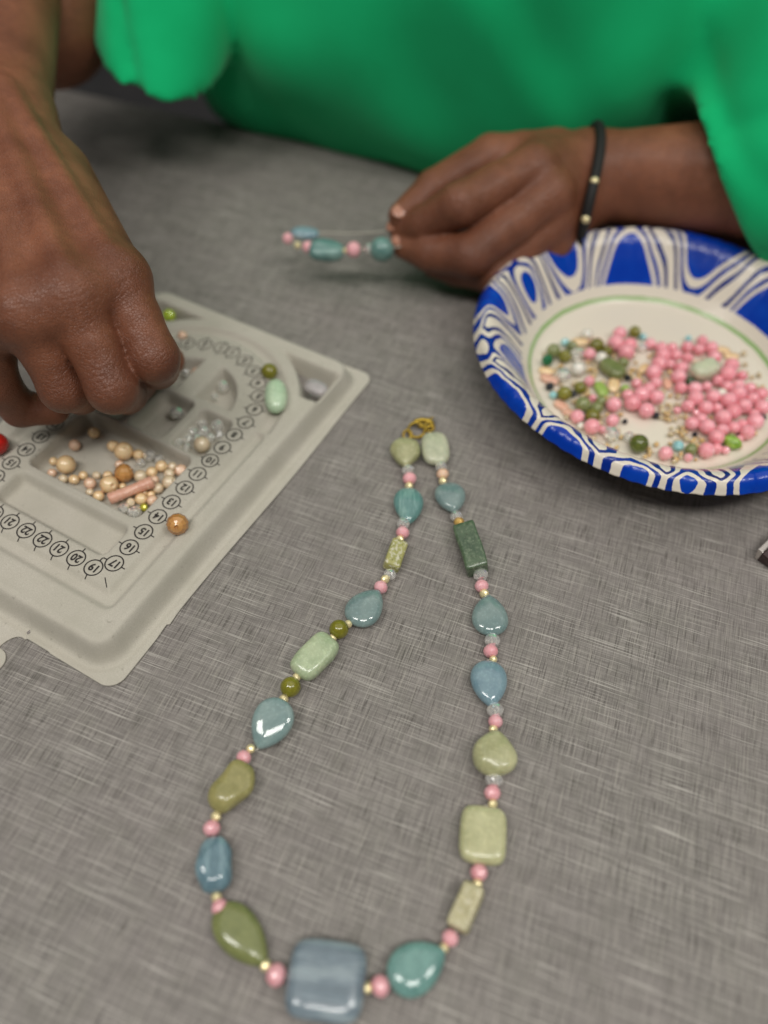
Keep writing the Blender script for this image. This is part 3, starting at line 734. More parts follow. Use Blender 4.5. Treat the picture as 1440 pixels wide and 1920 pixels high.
def build_plate():
    na = 900
    rs = np.concatenate([np.linspace(0.5, 62, 12), np.linspace(63, 104.8, 92)])
    # smooth profile
    fine = np.linspace(0, 104.8, 800); z = np.interp(fine, PR, PZ); k = np.ones(21)/21; zp = np.pad(z, 10, mode='edge'); zs = np.convolve(zp, k, 'valid')
    th = np.linspace(0, 2*np.pi, na, endpoint=False); TH, RR = np.meshgrid(th, rs, indexing='ij')
    ZZ = np.interp(RR, fine, zs)
    w = sstep((RR-72)/22)
    flute = np.sin(TH*76+0.6*np.sin(3*TH)+0.5*np.sin(7*TH)); ZZ = ZZ+(0.15+0.08*sstep((RR-97)/6))*w*np.tanh(flute*2.6)+w*(0.9*np.sin(2*TH+0.6)+0.5*np.sin(5*TH+1.0))
    # printed cells: distance to the borders of hand placed cells
    seeds = []
    for px, py, z in ((1190, 508, 24), (930, 580, 28), (1035, 476, 30), (1432, 572, 24), (1350, 458, 31), (985, 560, 14), (925, 755, 32), (1050, 852, 31), (1195, 893, 31), (1290, 905, 30), (1405, 905, 30), (955, 690, 14)):
        q = P(px, py, z)[:2]-PC; seeds.append((math.atan2(q[1], q[0]), math.hypot(*q)))
    r2 = np.random.default_rng(11)
    for i, a in enumerate(np.arange(0, 2*np.pi, 0.36)):
        a2 = (a+np.pi) % (2*np.pi)-np.pi
        s = (a2+r2.uniform(-.08, .08), (84, 107)[i % 2]+r2.uniform(-3, 3))
        if all(abs(((s[0]-x[0]+np.pi) % (2*np.pi))-np.pi)*95 > 27 for x in seeds): seeds.append(s)
    RAD = RR+0.0
    wx = 1.8*np.sin(TH*11+RR*0.07)+0.7*np.sin(TH*27-RR*0.12+1); wy = 1.8*np.sin(TH*9+2+RR*0.08)+0.6*np.sin(TH*25+RR*0.1)
    F = []
    for a, r in seeds:
        da = (((TH-a+np.pi) % (2*np.pi))-np.pi)*95+wx; F.append((np.abs(da*0.85)**2.4+np.abs((RAD-r)+wy)**2.4)**(1/2.4))
    F = np.sort(np.stack(F, -1), -1)[..., :8]; K = 5.0; F2 = F[..., 1]-K*np.log(np.exp(-(F[..., 1:]-F[..., 1:2])/K).sum(-1)); cell = np.clip(((F2-F[..., 0])*0.5+0.9)*(1-0.15*sstep((RR-97)/5))+4.6*sstep((RR-97)/5), 0, 19)
    X = RR*np.cos(TH); Y = RR*np.sin(TH); nr = len(rs)
    v = np.stack([X, Y, ZZ], -1).reshape(-1, 3)
    i = np.arange(na)[:, None]; j = np.arange(nr-1)[None, :]; i2 = (i+1) % na
    f = np.stack([i*nr+j, i*nr+j+1, i2*nr+j+1, i2*nr+j], -1).reshape(-1, 4)
    cen = len(v); v = np.vstack([v, [[0, 0, 1.2]]]); tri = [[cen, int(k*nr), int(((k+1) % na)*nr)] for k in range(na)]
    me = mesh('plate_body', v, f.tolist()+tri)
    for nm, arr in (('cell', cell), ('radius', RR)):
        at = me.attributes.new(nm, 'FLOAT', 'POINT'); at.data.foreach_set('value', np.append(arr.reshape(-1), 0).astype(np.float32))
    o = link('paper_plate', me, mat_plate(), None, (PC[0], PC[1], 0))
    so = o.modifiers.new('paper', 'SOLIDIFY'); so.thickness = 0.0006; so.offset = -1
    tag(o, 'paper plate with blue and white wavy rim and green ring, full of loose beads', 'plate')
build_plate()
PF = 1.5
def build_plate_beads():
    z6 = lambda x, y: (940+x/2.88, 580+y/2.88)
    pk = [(640, 130), (618, 188), (665, 245), (692, 190), (815, 195), (905, 215), (945, 250), (865, 290), (830, 335), (965, 315), (1010, 205), (1085, 170), (1135, 208), (1240, 310), (1222, 345), (955, 365), (970, 425), (730, 400), (832, 392), (825, 470),
          (715, 500), (600, 512), (600, 600), (475, 388), (475, 247), (400, 590), (455, 655), (1050, 480), (1010, 520), (1160, 535), (1080, 590), (1040, 620), (1250, 560), (1285, 480), (1340, 500), (1345, 580), (1330, 652), (1222, 650), (1165, 692), (1120, 770),
          (890, 798), (1190, 395), (1120, 425), (1215, 425), (775, 540), (760, 455), (880, 250), (1060, 215), (900, 300), (1300, 420), (1385, 520), (1240, 600), (1100, 530), (790, 440), (1300, 360), (1330, 430), (1180, 470), (1390, 610), (1370, 690), (1270, 640), (985, 260), (870, 215), (1040, 425), (1110, 640), (1310, 540), (1385, 450), (1180, 745), (690, 455), (1150, 260), (1260, 480)]
    for i, (x, y) in enumerate(pk):
        put('pink_bead', 'round', *z6(x, y), 73*(1+0.2*math.sin(i*7.3))/2.88, M_pink, PF, 'round pink bead loose in the paper plate', group='pink beads in the paper plate')
    for x, y in [(495, 480), (950, 545), (1010, 800), (1210, 752), (1290, 700), (520, 650), (1060, 560)]:
        put('pink_bead', 'faceted', *z6(x, y), 46/2.88, M_pink, PF, 'small pink faceted bead loose in the paper plate', group='small pink beads in the paper plate')
    put('nugget_bead', 'nugget', *z6(1100, 322), 112/2.88, M_celadon, PF+5, 'large pale green stone nugget resting on the pink beads in the plate', q=Matrix.Rotation(R(28), 3, 'Z').to_quaternion())
    put('round_bead', 'round', *z6(742, 725), 100/2.88, stone('dark_olive_glass', (60, 70, 18), (88, 96, 34), 0.08, sss=0.2), PF, 'large dark olive bead nearest the front rim of the plate')
    put('oval_bead', 'oval', *z6(1272, 732), 74/2.88, stone('lime_cat_eye', (116, 150, 46), (150, 184, 80), 0.1, sss=0.3, band=1), PF, 'lime green striped bead near the front right of the plate')
    put('faceted_bead', 'faceted', *z6(245, 290), 66/2.88, stone('emerald_glass', (6, 84, 48), (16, 110, 66), 0.06, sss=0.1), PF, 'emerald green faceted bead at the left of the plate')
    M_grn = stone('moss_glass', (104, 112, 66), (136, 140, 92), 0.15, sss=0.3); M_lime = stone('lime_bead_glass', (130, 158, 70), (164, 186, 104), 0.12, sss=0.3)
    for i, (x, y, w, m, s, c) in enumerate([(285, 225, 76, M_olivegreen, 'round', 'olive green'), (342, 252, 72, M_olive, 'round', 'olive'), (530, 198, 76, M_olive, 'round', 'olive'), (610, 322, 104, M_grn, 'nugget', 'grey green'), (665, 442, 50, M_lime, 'round', 'lime green'),
        (325, 467, 80, M_olive, 'round', 'olive'), (425, 425, 66, M_olive, 'round', 'olive'), (440, 515, 84, M_grn, 'round', 'moss green'), (492, 592, 80, M_olive, 'round', 'olive'), (510, 545, 70, M_grn, 'round', 'moss green'), (1025, 757, 66, M_olivegreen, 'round', 'olive green'),
        (720, 122, 64, M_olive, 'round', 'olive'), (1025, 405, 56, stone('bottle_glass', (50, 74, 46), (74, 98, 66), 0.1), 'round', 'dark green'), (380, 200, 60, M_olivegreen, 'round', 'olive green'), (560, 215, 56, M_olive, 'round', 'olive'), (1230, 690, 40, M_olivegreen, 'round', 'olive green'), (640, 290, 60, M_grn, 'round', 'moss green'), (545, 500, 60, M_olivegreen, 'round', 'olive green')]):
        put('green_bead', s, *z6(x, y), w/2.88, m, PF, f"{c} {'stone nugget' if s == 'nugget' else 'round bead'} loose in the paper plate", group='green beads in the paper plate')
    put('oval_bead', 'flat', *z6(540, 430), 66/2.88, M_lime, PF, 'flat lime green oval bead left of centre in the plate')
    M_wh = pearl('white_pearl', (236, 232, 220), (196, 190, 176)); M_cy = stone('cyan_glass', (120, 176, 182), (156, 200, 202), 0.1, sss=0.3); M_dk = mat_plain('hematite', lin((34, 36, 44)), 0.15)
    for x, y, w in [(462, 140, 60), (540, 270, 70), (415, 322, 80), (1195, 462, 56), (385, 650, 40), (960, 292, 44)]: put('white_bead', 'round', *z6(x, y), w/2.88, M_wh, PF, 'white pearl bead loose in the paper plate', group='white beads in the paper plate')
    for x, y, w in [(592, 670, 90), (330, 352, 80), (422, 242, 80), (770, 205, 50), (690, 690, 60)]: put('clear_bead', 'crystal', *z6(x, y), w/2.88, M_crystal, PF, 'clear faceted bead loose in the paper plate', group='clear beads in the paper plate')
    for x, y, w in [(345, 178, 44), (205, 487, 46), (765, 148, 40), (955, 737, 60), (1010, 158, 36), (1135, 447, 38)]: put('cyan_bead', 'faceted', *z6(x, y), w/2.88, M_cy, PF, 'small sky blue bead loose in the paper plate', group='sky blue beads in the paper plate')
    for x, y, w in [(835, 573, 40), (1045, 676, 30), (1400, 552, 40), (682, 370, 40), (245, 417, 50), (390, 455, 40), (668, 605, 30)]: put('dark_bead', 'faceted', *z6(x, y), w/2.88, M_dk, PF, 'tiny black bead loose in the paper plate', group='black beads in the paper plate')
    for x, y, w in [(430, 172, 56), (505, 176, 50), (225, 362, 64), (612, 387, 66), (285, 535, 56), (345, 540, 50), (1240, 250, 50), (770, 320, 54), (905, 400, 50), (200, 330, 50), (1200, 220, 46)]: put('tan_bead', 'flat', *z6(x, y), w/2.88, M_tube if (x % 2) else M_champ, PF, 'flat tan bead loose in the paper plate', group='tan beads in the paper plate')
    def keep(b):
        q = b[2][:2]-PC; n = np.linalg.norm(q); m = 63.5-b[3]
        if n > m: b[2][:2] = PC+q/n*m
    settle(LOOSE, 25, keep); big = [(b[2].copy(), b[3]) for b in LOOSE]
    flush({'the pale green nugget': 'large pale green stone nugget resting on the pink beads in the plate', 'the dark olive bead': 'large dark olive bead nearest the front rim of the plate', 'the lime striped bead': 'lime green striped bead near the front right of the plate',
           'the emerald bead': 'emerald green faceted bead at the left of the plate', 'the flat lime bead': 'flat lime green oval bead left of centre in the plate', 'the grey green nugget': 'grey green stone nugget loose in the paper plate'}, 'plate')
    M_sd = pearl('gold_seed', (222, 190, 134), (176, 138, 84)); M_sd2 = pearl('beige_seed', (214, 196, 160), (170, 150, 112))
    n = 0; tries = 0
    while n < 190 and tries < 6000:
        tries += 1
        x, y = rng.uniform(160, 1420), rng.uniform(200, 830)
        if 690 < x < 900 and 590 < y < 680 or (y < 330 and x > 700 and rng.random() < 0.7): continue
        p = P(*z6(x, y), PF+1.0)
        if np.linalg.norm(p[:2]-PC) > 63: continue
        if any(np.linalg.norm(p[:2]-q[:2]) < r+0.6 for q, r in big): continue
        put('seed_bead', 'seed', *z6(x, y), rng.uniform(20, 34)/2.88, (M_sd, M_sd2)[n % 2], PF, 'tiny gold seed bead scattered on the floor of the paper plate' if n % 2 == 0 else 'tiny beige seed bead scattered on the floor of the paper plate', group='seed beads in the paper plate'); n += 1
    flush()
build_plate_beads()

# ------------------------------------------------------------------ the person: signed distance bodies, meshed with surface nets
def seg_d(p, a, b, ra, rb):
    a = np.asarray(a, np.float32); b = np.asarray(b, np.float32); ab = b-a; L2 = float(ab@ab)+1e-9
    t = np.clip(((p-a)@ab)/L2, 0, 1); q = p-(a+t[:, None]*ab); return np.sqrt((q*q).sum(1))-(ra+(rb-ra)*t)
def nets(fn, lo, hi, vox, blk=6, slack=1.5):
    lo = np.asarray(lo, float); hi = np.asarray(hi, float); nb = np.ceil((hi-lo)/(vox*blk)).astype(int); n = nb*blk+1
    cs = np.stack(np.meshgrid(*[np.arange(k) for k in nb], indexing='ij'), -1).reshape(-1, 3)
    cc = (lo+(cs+0.5)*blk*vox).astype(np.float32)
    dc = np.concatenate([fn(cc[i:i+200000]) for i in range(0, len(cc), 200000)])
    act = np.abs(dc) < vox*blk*0.87*slack+vox
    V = np.empty(n, np.float32); V[:] = 1
    fillv = np.where(dc < 0, -50., 50.).astype(np.float32).reshape(nb)
    V[:-1, :-1, :-1] = np.repeat(np.repeat(np.repeat(fillv, blk, 0), blk, 1), blk, 2)
    V[-1] = 50; V[:, -1] = 50; V[:, :, -1] = 50
    ac = cs[act]; off = np.stack(np.meshgrid(*[np.arange(blk+1)]*3, indexing='ij'), -1).reshape(-1, 3)
    for i in range(0, len(ac), 800):
        ijk = (ac[i:i+800, None, :]*blk+off[None]).reshape(-1, 3); V[ijk[:, 0], ijk[:, 1], ijk[:, 2]] = fn((lo+ijk*vox).astype(np.float32))
    S = V < 0
    c8 = [S[a:n[0]-1+a, b:n[1]-1+b, c:n[2]-1+c] for a in (0, 1) for b in (0, 1) for c in (0, 1)]
    cnt = sum(x.astype(np.int8) for x in c8); mixed = (cnt > 0) & (cnt < 8); cell = np.argwhere(mixed)
    ids = -np.ones(mixed.shape, np.int32); ids[mixed] = np.arange(len(cell))
    acc = np.zeros((len(cell), 3)); num = np.zeros(len(cell))
    C = [(a, b, c) for a in (0, 1) for b in (0, 1) for c in (0, 1)]
    for p in C:
        for ax in range(3):
            if p[ax]: continue
            q = list(p); q[ax] = 1
            va = V[cell[:, 0]+p[0], cell[:, 1]+p[1], cell[:, 2]+p[2]]; vb = V[cell[:, 0]+q[0], cell[:, 1]+q[1], cell[:, 2]+q[2]]
            x = (va < 0) != (vb < 0); t = np.where(x, va/np.where(x, va-vb, 1), 0)
            pt = np.array(p)[None]+np.zeros((len(cell), 3)); pt[:, ax] += t; acc += pt*x[:, None]; num += x
    v = lo+(cell+acc/num[:, None])*vox
    quads = []
    for ax in range(3):
        b, c = (ax+1) % 3, (ax+2) % 3
        s0 = [slice(1, -1)]*3; s0[ax] = slice(0, n[ax]-1); s1 = list(s0); s1[ax] = slice(1, n[ax])
        A, B = S[tuple(s0)], S[tuple(s1)]
        for flip, m in ((False, A & ~B), (True, ~A & B)):
            e = np.argwhere(m); o = np.array([1, 1, 1]); o[ax] = 0; e = e+o
            def at(db, dc):
                k = e.copy(); k[:, b] -= db; k[:, c] -= dc; return ids[k[:, 0], k[:, 1], k[:, 2]]
            q = np.stack([at(1, 1), at(0, 1), at(0, 0), at(1, 0)], -1)
            quads.append(q[:, ::-1] if flip else q)
    q = np.concatenate(quads); q = q[(q >= 0).all(1)]
    return v, q
def relax(v, q, it=2, f=0.5):
    for _ in range(it):
        acc = np.zeros_like(v); n = np.zeros(len(v))
        for a in range(4):
            for b in (1, 3): np.add.at(acc, q[:, a], v[q[:, (a+b) % 4]]); np.add.at(n, q[:, a], 1)
        v = v*(1-f)+f*acc/np.maximum(n, 1)[:, None]
    return v
def hand_fn(palm, fingers, extra, kp=10.0, kf=7.0, kk=2.5, cross=1.2):
    def fn(p):
        d = None
        for a, b, ra, rb in palm:
            e = seg_d(p, a, b, ra, rb); d = e if d is None else smin(d, e, kp)
        for a, b, ra, rb, k in extra: d = smin(d, seg_d(p, a, b, ra, rb), k)
        tot = None
        for ch in fingers:
            g = None
            m0 = ((ch[0][0]+ch[1][0])/2, (ch[0][1]+ch[1][1])/2*0.96)
            cc = [ch[0], m0]+ch[1:]
            for (a, ra), (b, rb) in zip(cc[:-1], cc[1:]):
                e = seg_d(p, a, b, ra, rb); g = e if g is None else smin(g, e, kk)
            e = smin(d, g, kf); tot = e if tot is None else smin(tot, e, cross)
        return tot.astype(np.float32)
    return fn
JOINTS = []
def J(px, py, z, r): return (P(px, py, z), r)
# the person's right hand, at the left of the picture, reaching down into the tray
wrC = P(2, 222, 104)
rw1, rw2 = P(30, 232, 101), P(-60, 222, 108)
mI, mM, mR, mP = J(218, 522, 94, 12.0), J(134, 556, 97, 12.0), J(50, 584, 94, 11.4), J(-30, 602, 85, 10.8)
fI = [mI, J(288, 670, 73, 10.9), J(296, 690, 47, 9.6), J(306, 690, 26, 8.4)]
fM = [mM, J(210, 728, 68, 10.7), J(236, 738, 42, 9.4), J(266, 716, 22, 8.2)]
fR = [mR, J(120, 728, 63, 10.4), J(150, 740, 40, 9.0), J(190, 722, 24, 7.8)]
fP = [mP, J(-4, 722, 52, 9.8), J(38, 766, 34, 8.6), J(100, 768, 30, 7.4)]
tR = [(P(85, 300, 84), 15.0), J(190, 480, 58, 12.0), J(255, 620, 36, 10.0), J(318, 676, 22, 8.0)]
palmR = [(rw1, mI[0], 17, 13), (wrC, mM[0], 18, 13), (wrC, mR[0], 18, 12.5), (rw2, mP[0], 16, 11.5), (P(10, 330, 88), P(90, 560, 78), 15, 13), (mI[0]-[0, 0, 2], mM[0]-[0, 0, 2], 12.2, 12.2), (mM[0]-[0, 0, 2], mR[0]-[0, 0, 2], 12, 12), (mR[0]-[0, 0, 2], mP[0]-[0, 0, 2], 11.5, 11)]
E_r = P(0, -30, 112)
armR = [(rw1, E_r+np.array([10, 0, 8]), 17, 29, 14), (rw2, E_r+np.array([-22, 0, 0]), 19, 30, 14)]
webR = [(P(120, 330, 90), P(206, 500, 84), 14, 12, 10)]
tendR = [(wrC+np.array([10, -4, 16.5]), mI[0]+np.array([-1, 2, 11.5]), 4.4, 3.2, 5), (wrC+np.array([0, -4, 17.5]), mM[0]+np.array([0, 2, 11.5]), 4.4, 3.4, 5), (wrC+np.array([-10, -4, 16.5]), mR[0]+np.array([0, 2, 11]), 4.4, 3.2, 5)]
fnR = hand_fn(palmR, [fI, fM, fR, fP, tR], armR+webR+tendR, kf=4.6, cross=0.4)
# the person's left hand, holding a half made strand
wl = P(1098, 335, 46)
nI, nM, nR, nP = J(1000, 316, 66, 14.2), J(1030, 364, 57, 14.2), J(1036, 414, 42, 13.2), J(1036, 458, 28, 12.0)
gI = [nI, J(862, 384, 58, 12.4), J(795, 420, 42, 10.8), J(752, 430, 34, 7.6)]
gM = [nM, J(882, 480, 35, 12.8), J(806, 474, 30, 10.8), J(758, 462, 28, 7.6)]
gR = [nR, J(920, 512, 22, 11.6), J(858, 506, 17, 9.4), J(815, 496, 17, 8.0)]
gP = [nP, J(960, 518, 13, 9.6), J(915, 520, 11, 8.4), J(880, 512, 12, 7.4)]
tL = [(P(1040, 290, 56), 15.5), J(920, 292, 58, 12.4), J(812, 352, 50, 10.4), J(752, 404, 42, 7.8)]
palmL = [(P(1098, 304, 54), nI[0], 15.5, 12.5), (wl, nM[0], 17.5, 12.5), (wl, nR[0], 18, 12), (P(1100, 372, 36), nP[0], 15, 11), (P(1060, 400, 30), P(980, 440, 26), 15, 12), (P(1010, 300, 60), P(930, 330, 50), 14, 10)]
armL = [(P(1098, 308, 54), P(1420, 325, 62), 17, 32, 14), (P(1098, 358, 38), P(1430, 368, 46), 17, 31, 14)]
fnL = hand_fn(palmL, [gI, gM, gR, gP, tL], armL, kf=4.0, cross=0.5)
def build_person():
    ce, se = math.cos(TABLE_ROT), math.sin(TABLE_ROT); e = np.array([ce, se, 0]); n = np.array([-se, ce, 0]); up = np.array([0, 0, 1.0])
    c0 = P(800, 300, 0); c0[2] = 0
    edge0 = np.array([-170, 617., 0]); s0 = float((c0-edge0)@e); cen = edge0+e*s0+n*128       # axis of the trunk, behind the table edge
    root_p = np.array([cen[0], cen[1], -740.0])
    root = thing('person', 'person in a green t-shirt sorting beads at the table with both hands', 'person', root_p)
    ShR = cen+e*(-215)+up*330+n*30; ShL = cen+e*215+up*330+n*30
    ElL = P(1425, 345, 56)
    parts = []
    parts.append(nets(fnR, P(-20, 300, 0)*0+np.minimum.reduce([P(-190, -90, 150)-60, P(0, 780, 0)*1.0-40, np.array([-330, 150, 8])]), np.array([30, 640, 190]), 1.15))
    parts.append(nets(fnL, np.array([-10, 360, 0]), np.array([330, 640, 120]), 1.3))
    def trunk(p):
        d = seg_d(p, P(78, 28, 92), ShR, 44, 56); d = smin(d, seg_d(p, ElL, ShL, 36, 50), 10)
        d = smin(d, seg_d(p, ShR, ShL, 55, 55), 30)
        q = (p-cen)@np.stack([e/150., n/105., up/330.], 1); d2 = (np.sqrt(((q-np.array([0, 0.1, 0.15]))**2).sum(1))-1)*100
        return smin(d, d2, 30).astype(np.float32)
    parts.append(nets(trunk, cen+np.array([-420, -330, -330]), cen+np.array([420, 240, 440]), 7.0, slack=2.5))
    vs, fs, off = [], [], 0
    for v, f in parts: v = relax(v, f, 2, 0.45); vs.append(v); fs.append(f+off); off += len(v)
    v = np.vstack(vs); f = np.vstack(fs)
    me = mesh('body', v-root_p, f); me.materials.append(M_skin)
    kn = np.zeros(len(v)); wr = np.zeros(len(v))
    nv = np.array([x.vector[:] for x in me.vertex_normals])
    for ch in (fI, fM, fR, fP, gI, gM, gR, gP):
        for q in (0, 1, 2):
            c, r = ch[q]; d = np.linalg.norm(v-c, axis=1); w = np.exp(-(d/(r*1.35))**2); kn = np.maximum(kn, w*(0.9 if q else 0.6))
            ax = ch[min(q+1, 3)][0]-ch[max(q-1, 0)][0]; ax = ax/np.linalg.norm(ax); t = (v-c)@ax
            face = np.clip((nv@np.array([0.0, -0.5, 0.866])-0.35)/0.4, 0, 1)
            t2 = t+1.2*np.sin(v[:, 0]*0.33+v[:, 1]*0.21)+0.8*np.sin(v[:, 0]*0.9-v[:, 1]*0.7)
            wr = np.maximum(wr, w*face*np.abs(np.sin(t2*1.15)))
    own = np.sort(np.stack([np.minimum(seg_d(v.astype(np.float32), ch[0][0], ch[1][0], ch[0][1], ch[1][1]), seg_d(v.astype(np.float32), ch[1][0], ch[2][0], ch[1][1], ch[2][1])) for ch in (fI, fM, fR, fP, gI, gM, gR, gP)]), 0)
    wr *= sstep((own[1]-own[0]-2.0)/5.0)
    for nm, arr in (('knuckle', kn), ('wrinkle', wr)):
        at = me.attributes.new(nm, 'FLOAT', 'POINT'); at.data.foreach_set('value', arr.astype(np.float32))
    b = link('body', me, None, root)
    # fingernails on the hand that holds the strand
    for (c, r), (pc, _) in ((gI[3], gI[2]), (tL[3], tL[2]), (gM[3], gM[2])):
        ax = c-pc; ax /= np.linalg.norm(ax); out = np.array([0.0, -0.45, 0.9]); out -= ax*(out@ax); out /= np.linalg.norm(out); sd = np.cross(out, ax)
        vv, ff = pillow(11, 9, 2.2, ol_super(2.6), 20, 8); vv = [c+ax*(x+1.0)+sd*y+out*(z+r-1.2-0.02*y*y) for x, y, z in vv]
        link('fingernail', mesh('fingernail', np.array(vv)-root_p, ff), M_nail, b)
    # t-shirt
    hemR_c = P(300, 98, 74); shR2 = ShR+np.array([10, 0, -10])
    axR = (hemR_c-shR2); LR = np.linalg.norm(axR); axR /= LR
    elL = P(1475, 322, 62); wL = P(1330, 336, 52); hc = P(1372, 335, 50); fa = P(1420, 340, 56)-P(1098, 335, 46); fa /= np.linalg.norm(fa); hn = -fa-0.75*up; hn /= np.linalg.norm(hn)
    B = np.stack([e, n, up], 1)
    def smax(a, b, k): return -smin(-a, -b, k)
    def shirt(p):
        q = (p-cen)@B
        s, t, z = q[:, 0], q[:, 1], q[:, 2]
        fold = 6.0*np.sin(s*0.022+z*0.040+0.9*np.sin(z*0.02+s*0.012))+4.5*np.sin(-s*0.035+z*0.055+1.3+0.8*np.sin(s*0.025))+2.2*np.sin(s*0.08+z*0.05)+7*np.exp(-((s-105+0.9*(z-60))/30.)**2)*np.sin((s+z)*0.05)
        # belly bulges over the table edge, drawn in below
        zz = (z-95)/230.
        prof = np.sqrt(np.clip(1-np.where(zz < 0, (zz*1.55)**2, (zz*0.75)**2), 0.02, 1))
        dd = (np.abs((s+12)/(200*prof**0.15))**4+np.abs((t+12)/(160*prof))**4)**0.25
        d = (dd-1)*140*prof-fold*0.36
        d = np.maximum(d, np.maximum(-210-z, z-330))
        sl1 = seg_d(p, shR2, hemR_c+axR*40, 80, 37)+3.0*np.sin(s*0.10+z*0.03)*sstep((260-z)/160)*sstep((z-70)/60)+1.5*np.sin(z*0.04+s*0.05+1.0)
        sl1 = sl1+7.0*(1-np.abs(np.sin(s*0.055+z*0.022+0.8)))**3-2
        sl1 = smax(sl1, (hemR_c-p)@np.array([0.25, -0.12, 0.96]), 3)
        crease = lambda x: (1-np.abs(np.sin(x)))**3
        wob = 6.0*crease(s*0.028-z*0.030+0.5*np.sin(z*0.03)+0.4)+5.0*crease(s*0.034+z*0.045+1.1+0.6*np.sin(s*0.04))
        sl2 = smin(seg_d(p, ShL, elL, 86, 58), seg_d(p, elL, wL, 56, 48)+1.5*np.sin(s*0.13+z*0.08), 15)+wob*0.6-2
        sl2 = smax(sl2, (p-hc)@hn, 4); core = seg_d(p, elL, wL-fa*40, 36, 36)
        sl2 = np.maximum(sl2, -np.maximum(core, -((p-hc)@hn+14)))
        d = smin(smin(d, sl1, 4), sl2, 22)
        return d.astype(np.float32)
    v, f = nets(shirt, cen+np.array([-420, -420, -230]), cen+np.array([520, 260, 430]), 4.0, slack=2.6); v = relax(v, f, 3)
    link('tshirt', mesh('tshirt', v-root_p, f), M_shirt, root)
    def trousers(p):
        d = None
        for sg in (-1, 1):
            hip = cen+e*sg*95+up*(-230)+n*10; knee = cen+e*sg*125-n*330+up*(-215); ft = cen+e*sg*125-n*330+up*(-700)
            a = smin(seg_d(p, hip, knee, 92, 66), seg_d(p, knee, ft, 64, 50), 20); d = a if d is None else smin(d, a, 20)
        return (d+2*np.sin(p[:, 0]*0.06+p[:, 2]*0.05)).astype(np.float32)
    v, f = nets(trousers, cen+np.array([-380, -520, -740]), cen+np.array([380, 240, -90]), 8.0, slack=2.5)
    link('trousers', mesh('trousers', v-root_p, f), M_trouser, root)
    # cord bracelet worn on the wrist
    c = P(1106, 330, 46); ax = P(1300, 345, 54)-P(1098, 335, 46); ax /= np.linalg.norm(ax); s1 = np.cross(ax, up); s1 /= np.linalg.norm(s1); s2 = np.cross(s1, ax)
    br = thing('wristband', 'black braided cord bracelet with small gold beads on the wrist', 'bracelet', c)
    pts = []
    for t in np.linspace(0, 2*math.pi, 60, endpoint=False):
        dr = math.cos(t)*s1+math.sin(t)*s2; lo_, hi_ = 5.0, 60.0
        for _ in range(24):
            m_ = (lo_+hi_)/2; 
            if fnL((c+dr*m_)[None].astype(np.float32))[0] < 0: lo_ = m_
            else: hi_ = m_
        pts.append(dr*(lo_+0.9)+ax*(9.0*max(0.0, float(dr@np.array([0, -0.75, 0.66])))-3))
    v, f = tube_path(pts, 3.1, 10, True); link('band', mesh('band', v, f), M_black, br)
    for k in (3, 8, 0):
        q = pts[(k*2+45) % 60] if False else None
    cand = sorted(range(60), key=lambda i: abs((c+pts[i])[2]-62)+((c+pts[i])[1] > c[1])*50)[:1]+sorted(range(60), key=lambda i: abs((c+pts[i])[2]-48)+((c+pts[i])[1] > c[1])*50)[:1]
    v, f = ball(5.2)
    gm = mesh('gold_bead', v, f); gm.materials.append(M_gold)
    for i in cand: link('gold_bead', gm, None, br, pts[i]*1.03, zrot(ax))
build_person()

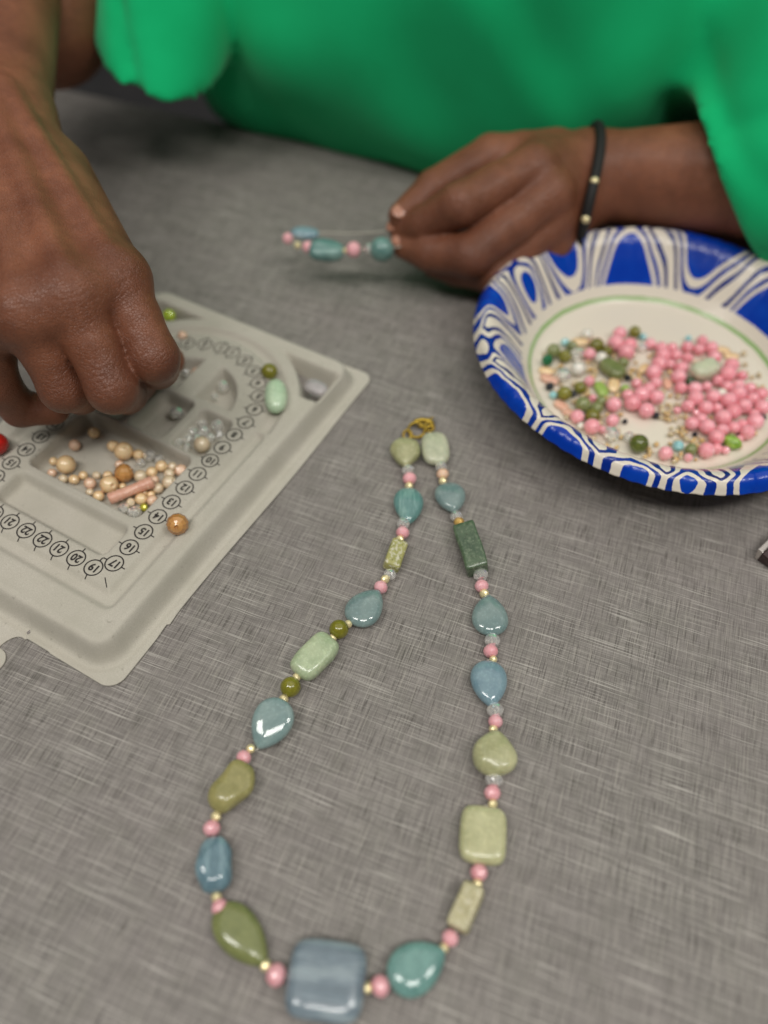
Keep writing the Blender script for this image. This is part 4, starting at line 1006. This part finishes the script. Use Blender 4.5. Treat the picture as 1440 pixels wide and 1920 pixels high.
# ------------------------------------------------------------------ the half made strand in the left hand
def build_strand():
    items = [('round', 716, 468, 46, M_deepteal, 30), ('crystal', 692, 466, 20, M_crystal, 30), ('faceted', 663, 468, 30, M_pinkmat, 29), ('faceted', 646, 470, 10, M_gold, 29), ('nugget', 612, 470, 44, M_teal, 28), ('faceted', 577, 463, 22, M_pinkmat, 27), ('faceted', 558, 460, 14, M_gold, 26),
             ('faceted', 540, 447, 22, M_pinkmat, 26), ('flat', 572, 437, 32, M_blue, 27)]
    p0 = P(640, 468, 28); root = thing('bead_strand', 'short unfinished strand of teal, blue and pink beads held by the left hand', 'bead strand', p0)
    path = [P(752, 462, 33)]
    for s, x, y, w, m, z in items:
        p = P(x, y, z); d = w/PPM(p); me, dd = bead_mesh(s, d, m); nm = {'round': 'round_bead', 'crystal': 'crystal_bead', 'faceted': 'rondelle_bead', 'nugget': 'nugget_bead', 'flat': 'flat_bead'}[s]
        link(nm, me, None, root, p-p0, zrot(np.array([1, -0.1, 0]))); path.append(p)
    path += [P(610, 436, 28), P(655, 438, 29), P(700, 436, 32), P(745, 430, 35)]
    v, f = tube_path([q-p0 for q in path], 0.35, 6); link('cord', mesh('cord', v, f), M_cord, root)
build_strand()

# ------------------------------------------------------------------ dark handled tool at the right border
def build_tool():
    p = P(1409, 1044, 0); d = P(1470, 985, 0)-p; d /= np.linalg.norm(d); s = np.array([d[1], -d[0], 0])
    root = thing('tool_handle', 'dark maroon tool handle with a bright silver edge at the right border', 'tool', p)
    def prism(sec, L, name, mat, bev=True):
        v, f = [], []; n_ = len(sec)
        for t in (0, L):
            for a, z in sec: q = d*t+s*a; v.append((q[0], q[1], z))
        for i in range(n_): f.append([i, (i+1) % n_, n_+(i+1) % n_, n_+i])
        f.append(list(range(n_))[::-1]); f.append([n_+i for i in range(n_)])
        o = link(name, mesh(name, v, f, False), mat, root)
        if bev: bm_ = o.modifiers.new('bevel', 'BEVEL'); bm_.width = 0.0005; bm_.segments = 2
    prism([(0.2, 7.0), (3.0, 7.0), (3.0, 0.2), (1.2, 0.2)], 70, 'blade_spine', mat_plain('polished_steel', lin((205, 198, 192)), 0.25, Metallic=0.7))
    prism([(3.02, 6.2), (9.5, 5.4), (11.5, 1.0), (3.02, 0.2)], 70, 'grip', mat_plain('maroon_gloss', lin((46, 20, 20)), 0.15, Coat_Weight=0.5))
build_tool()
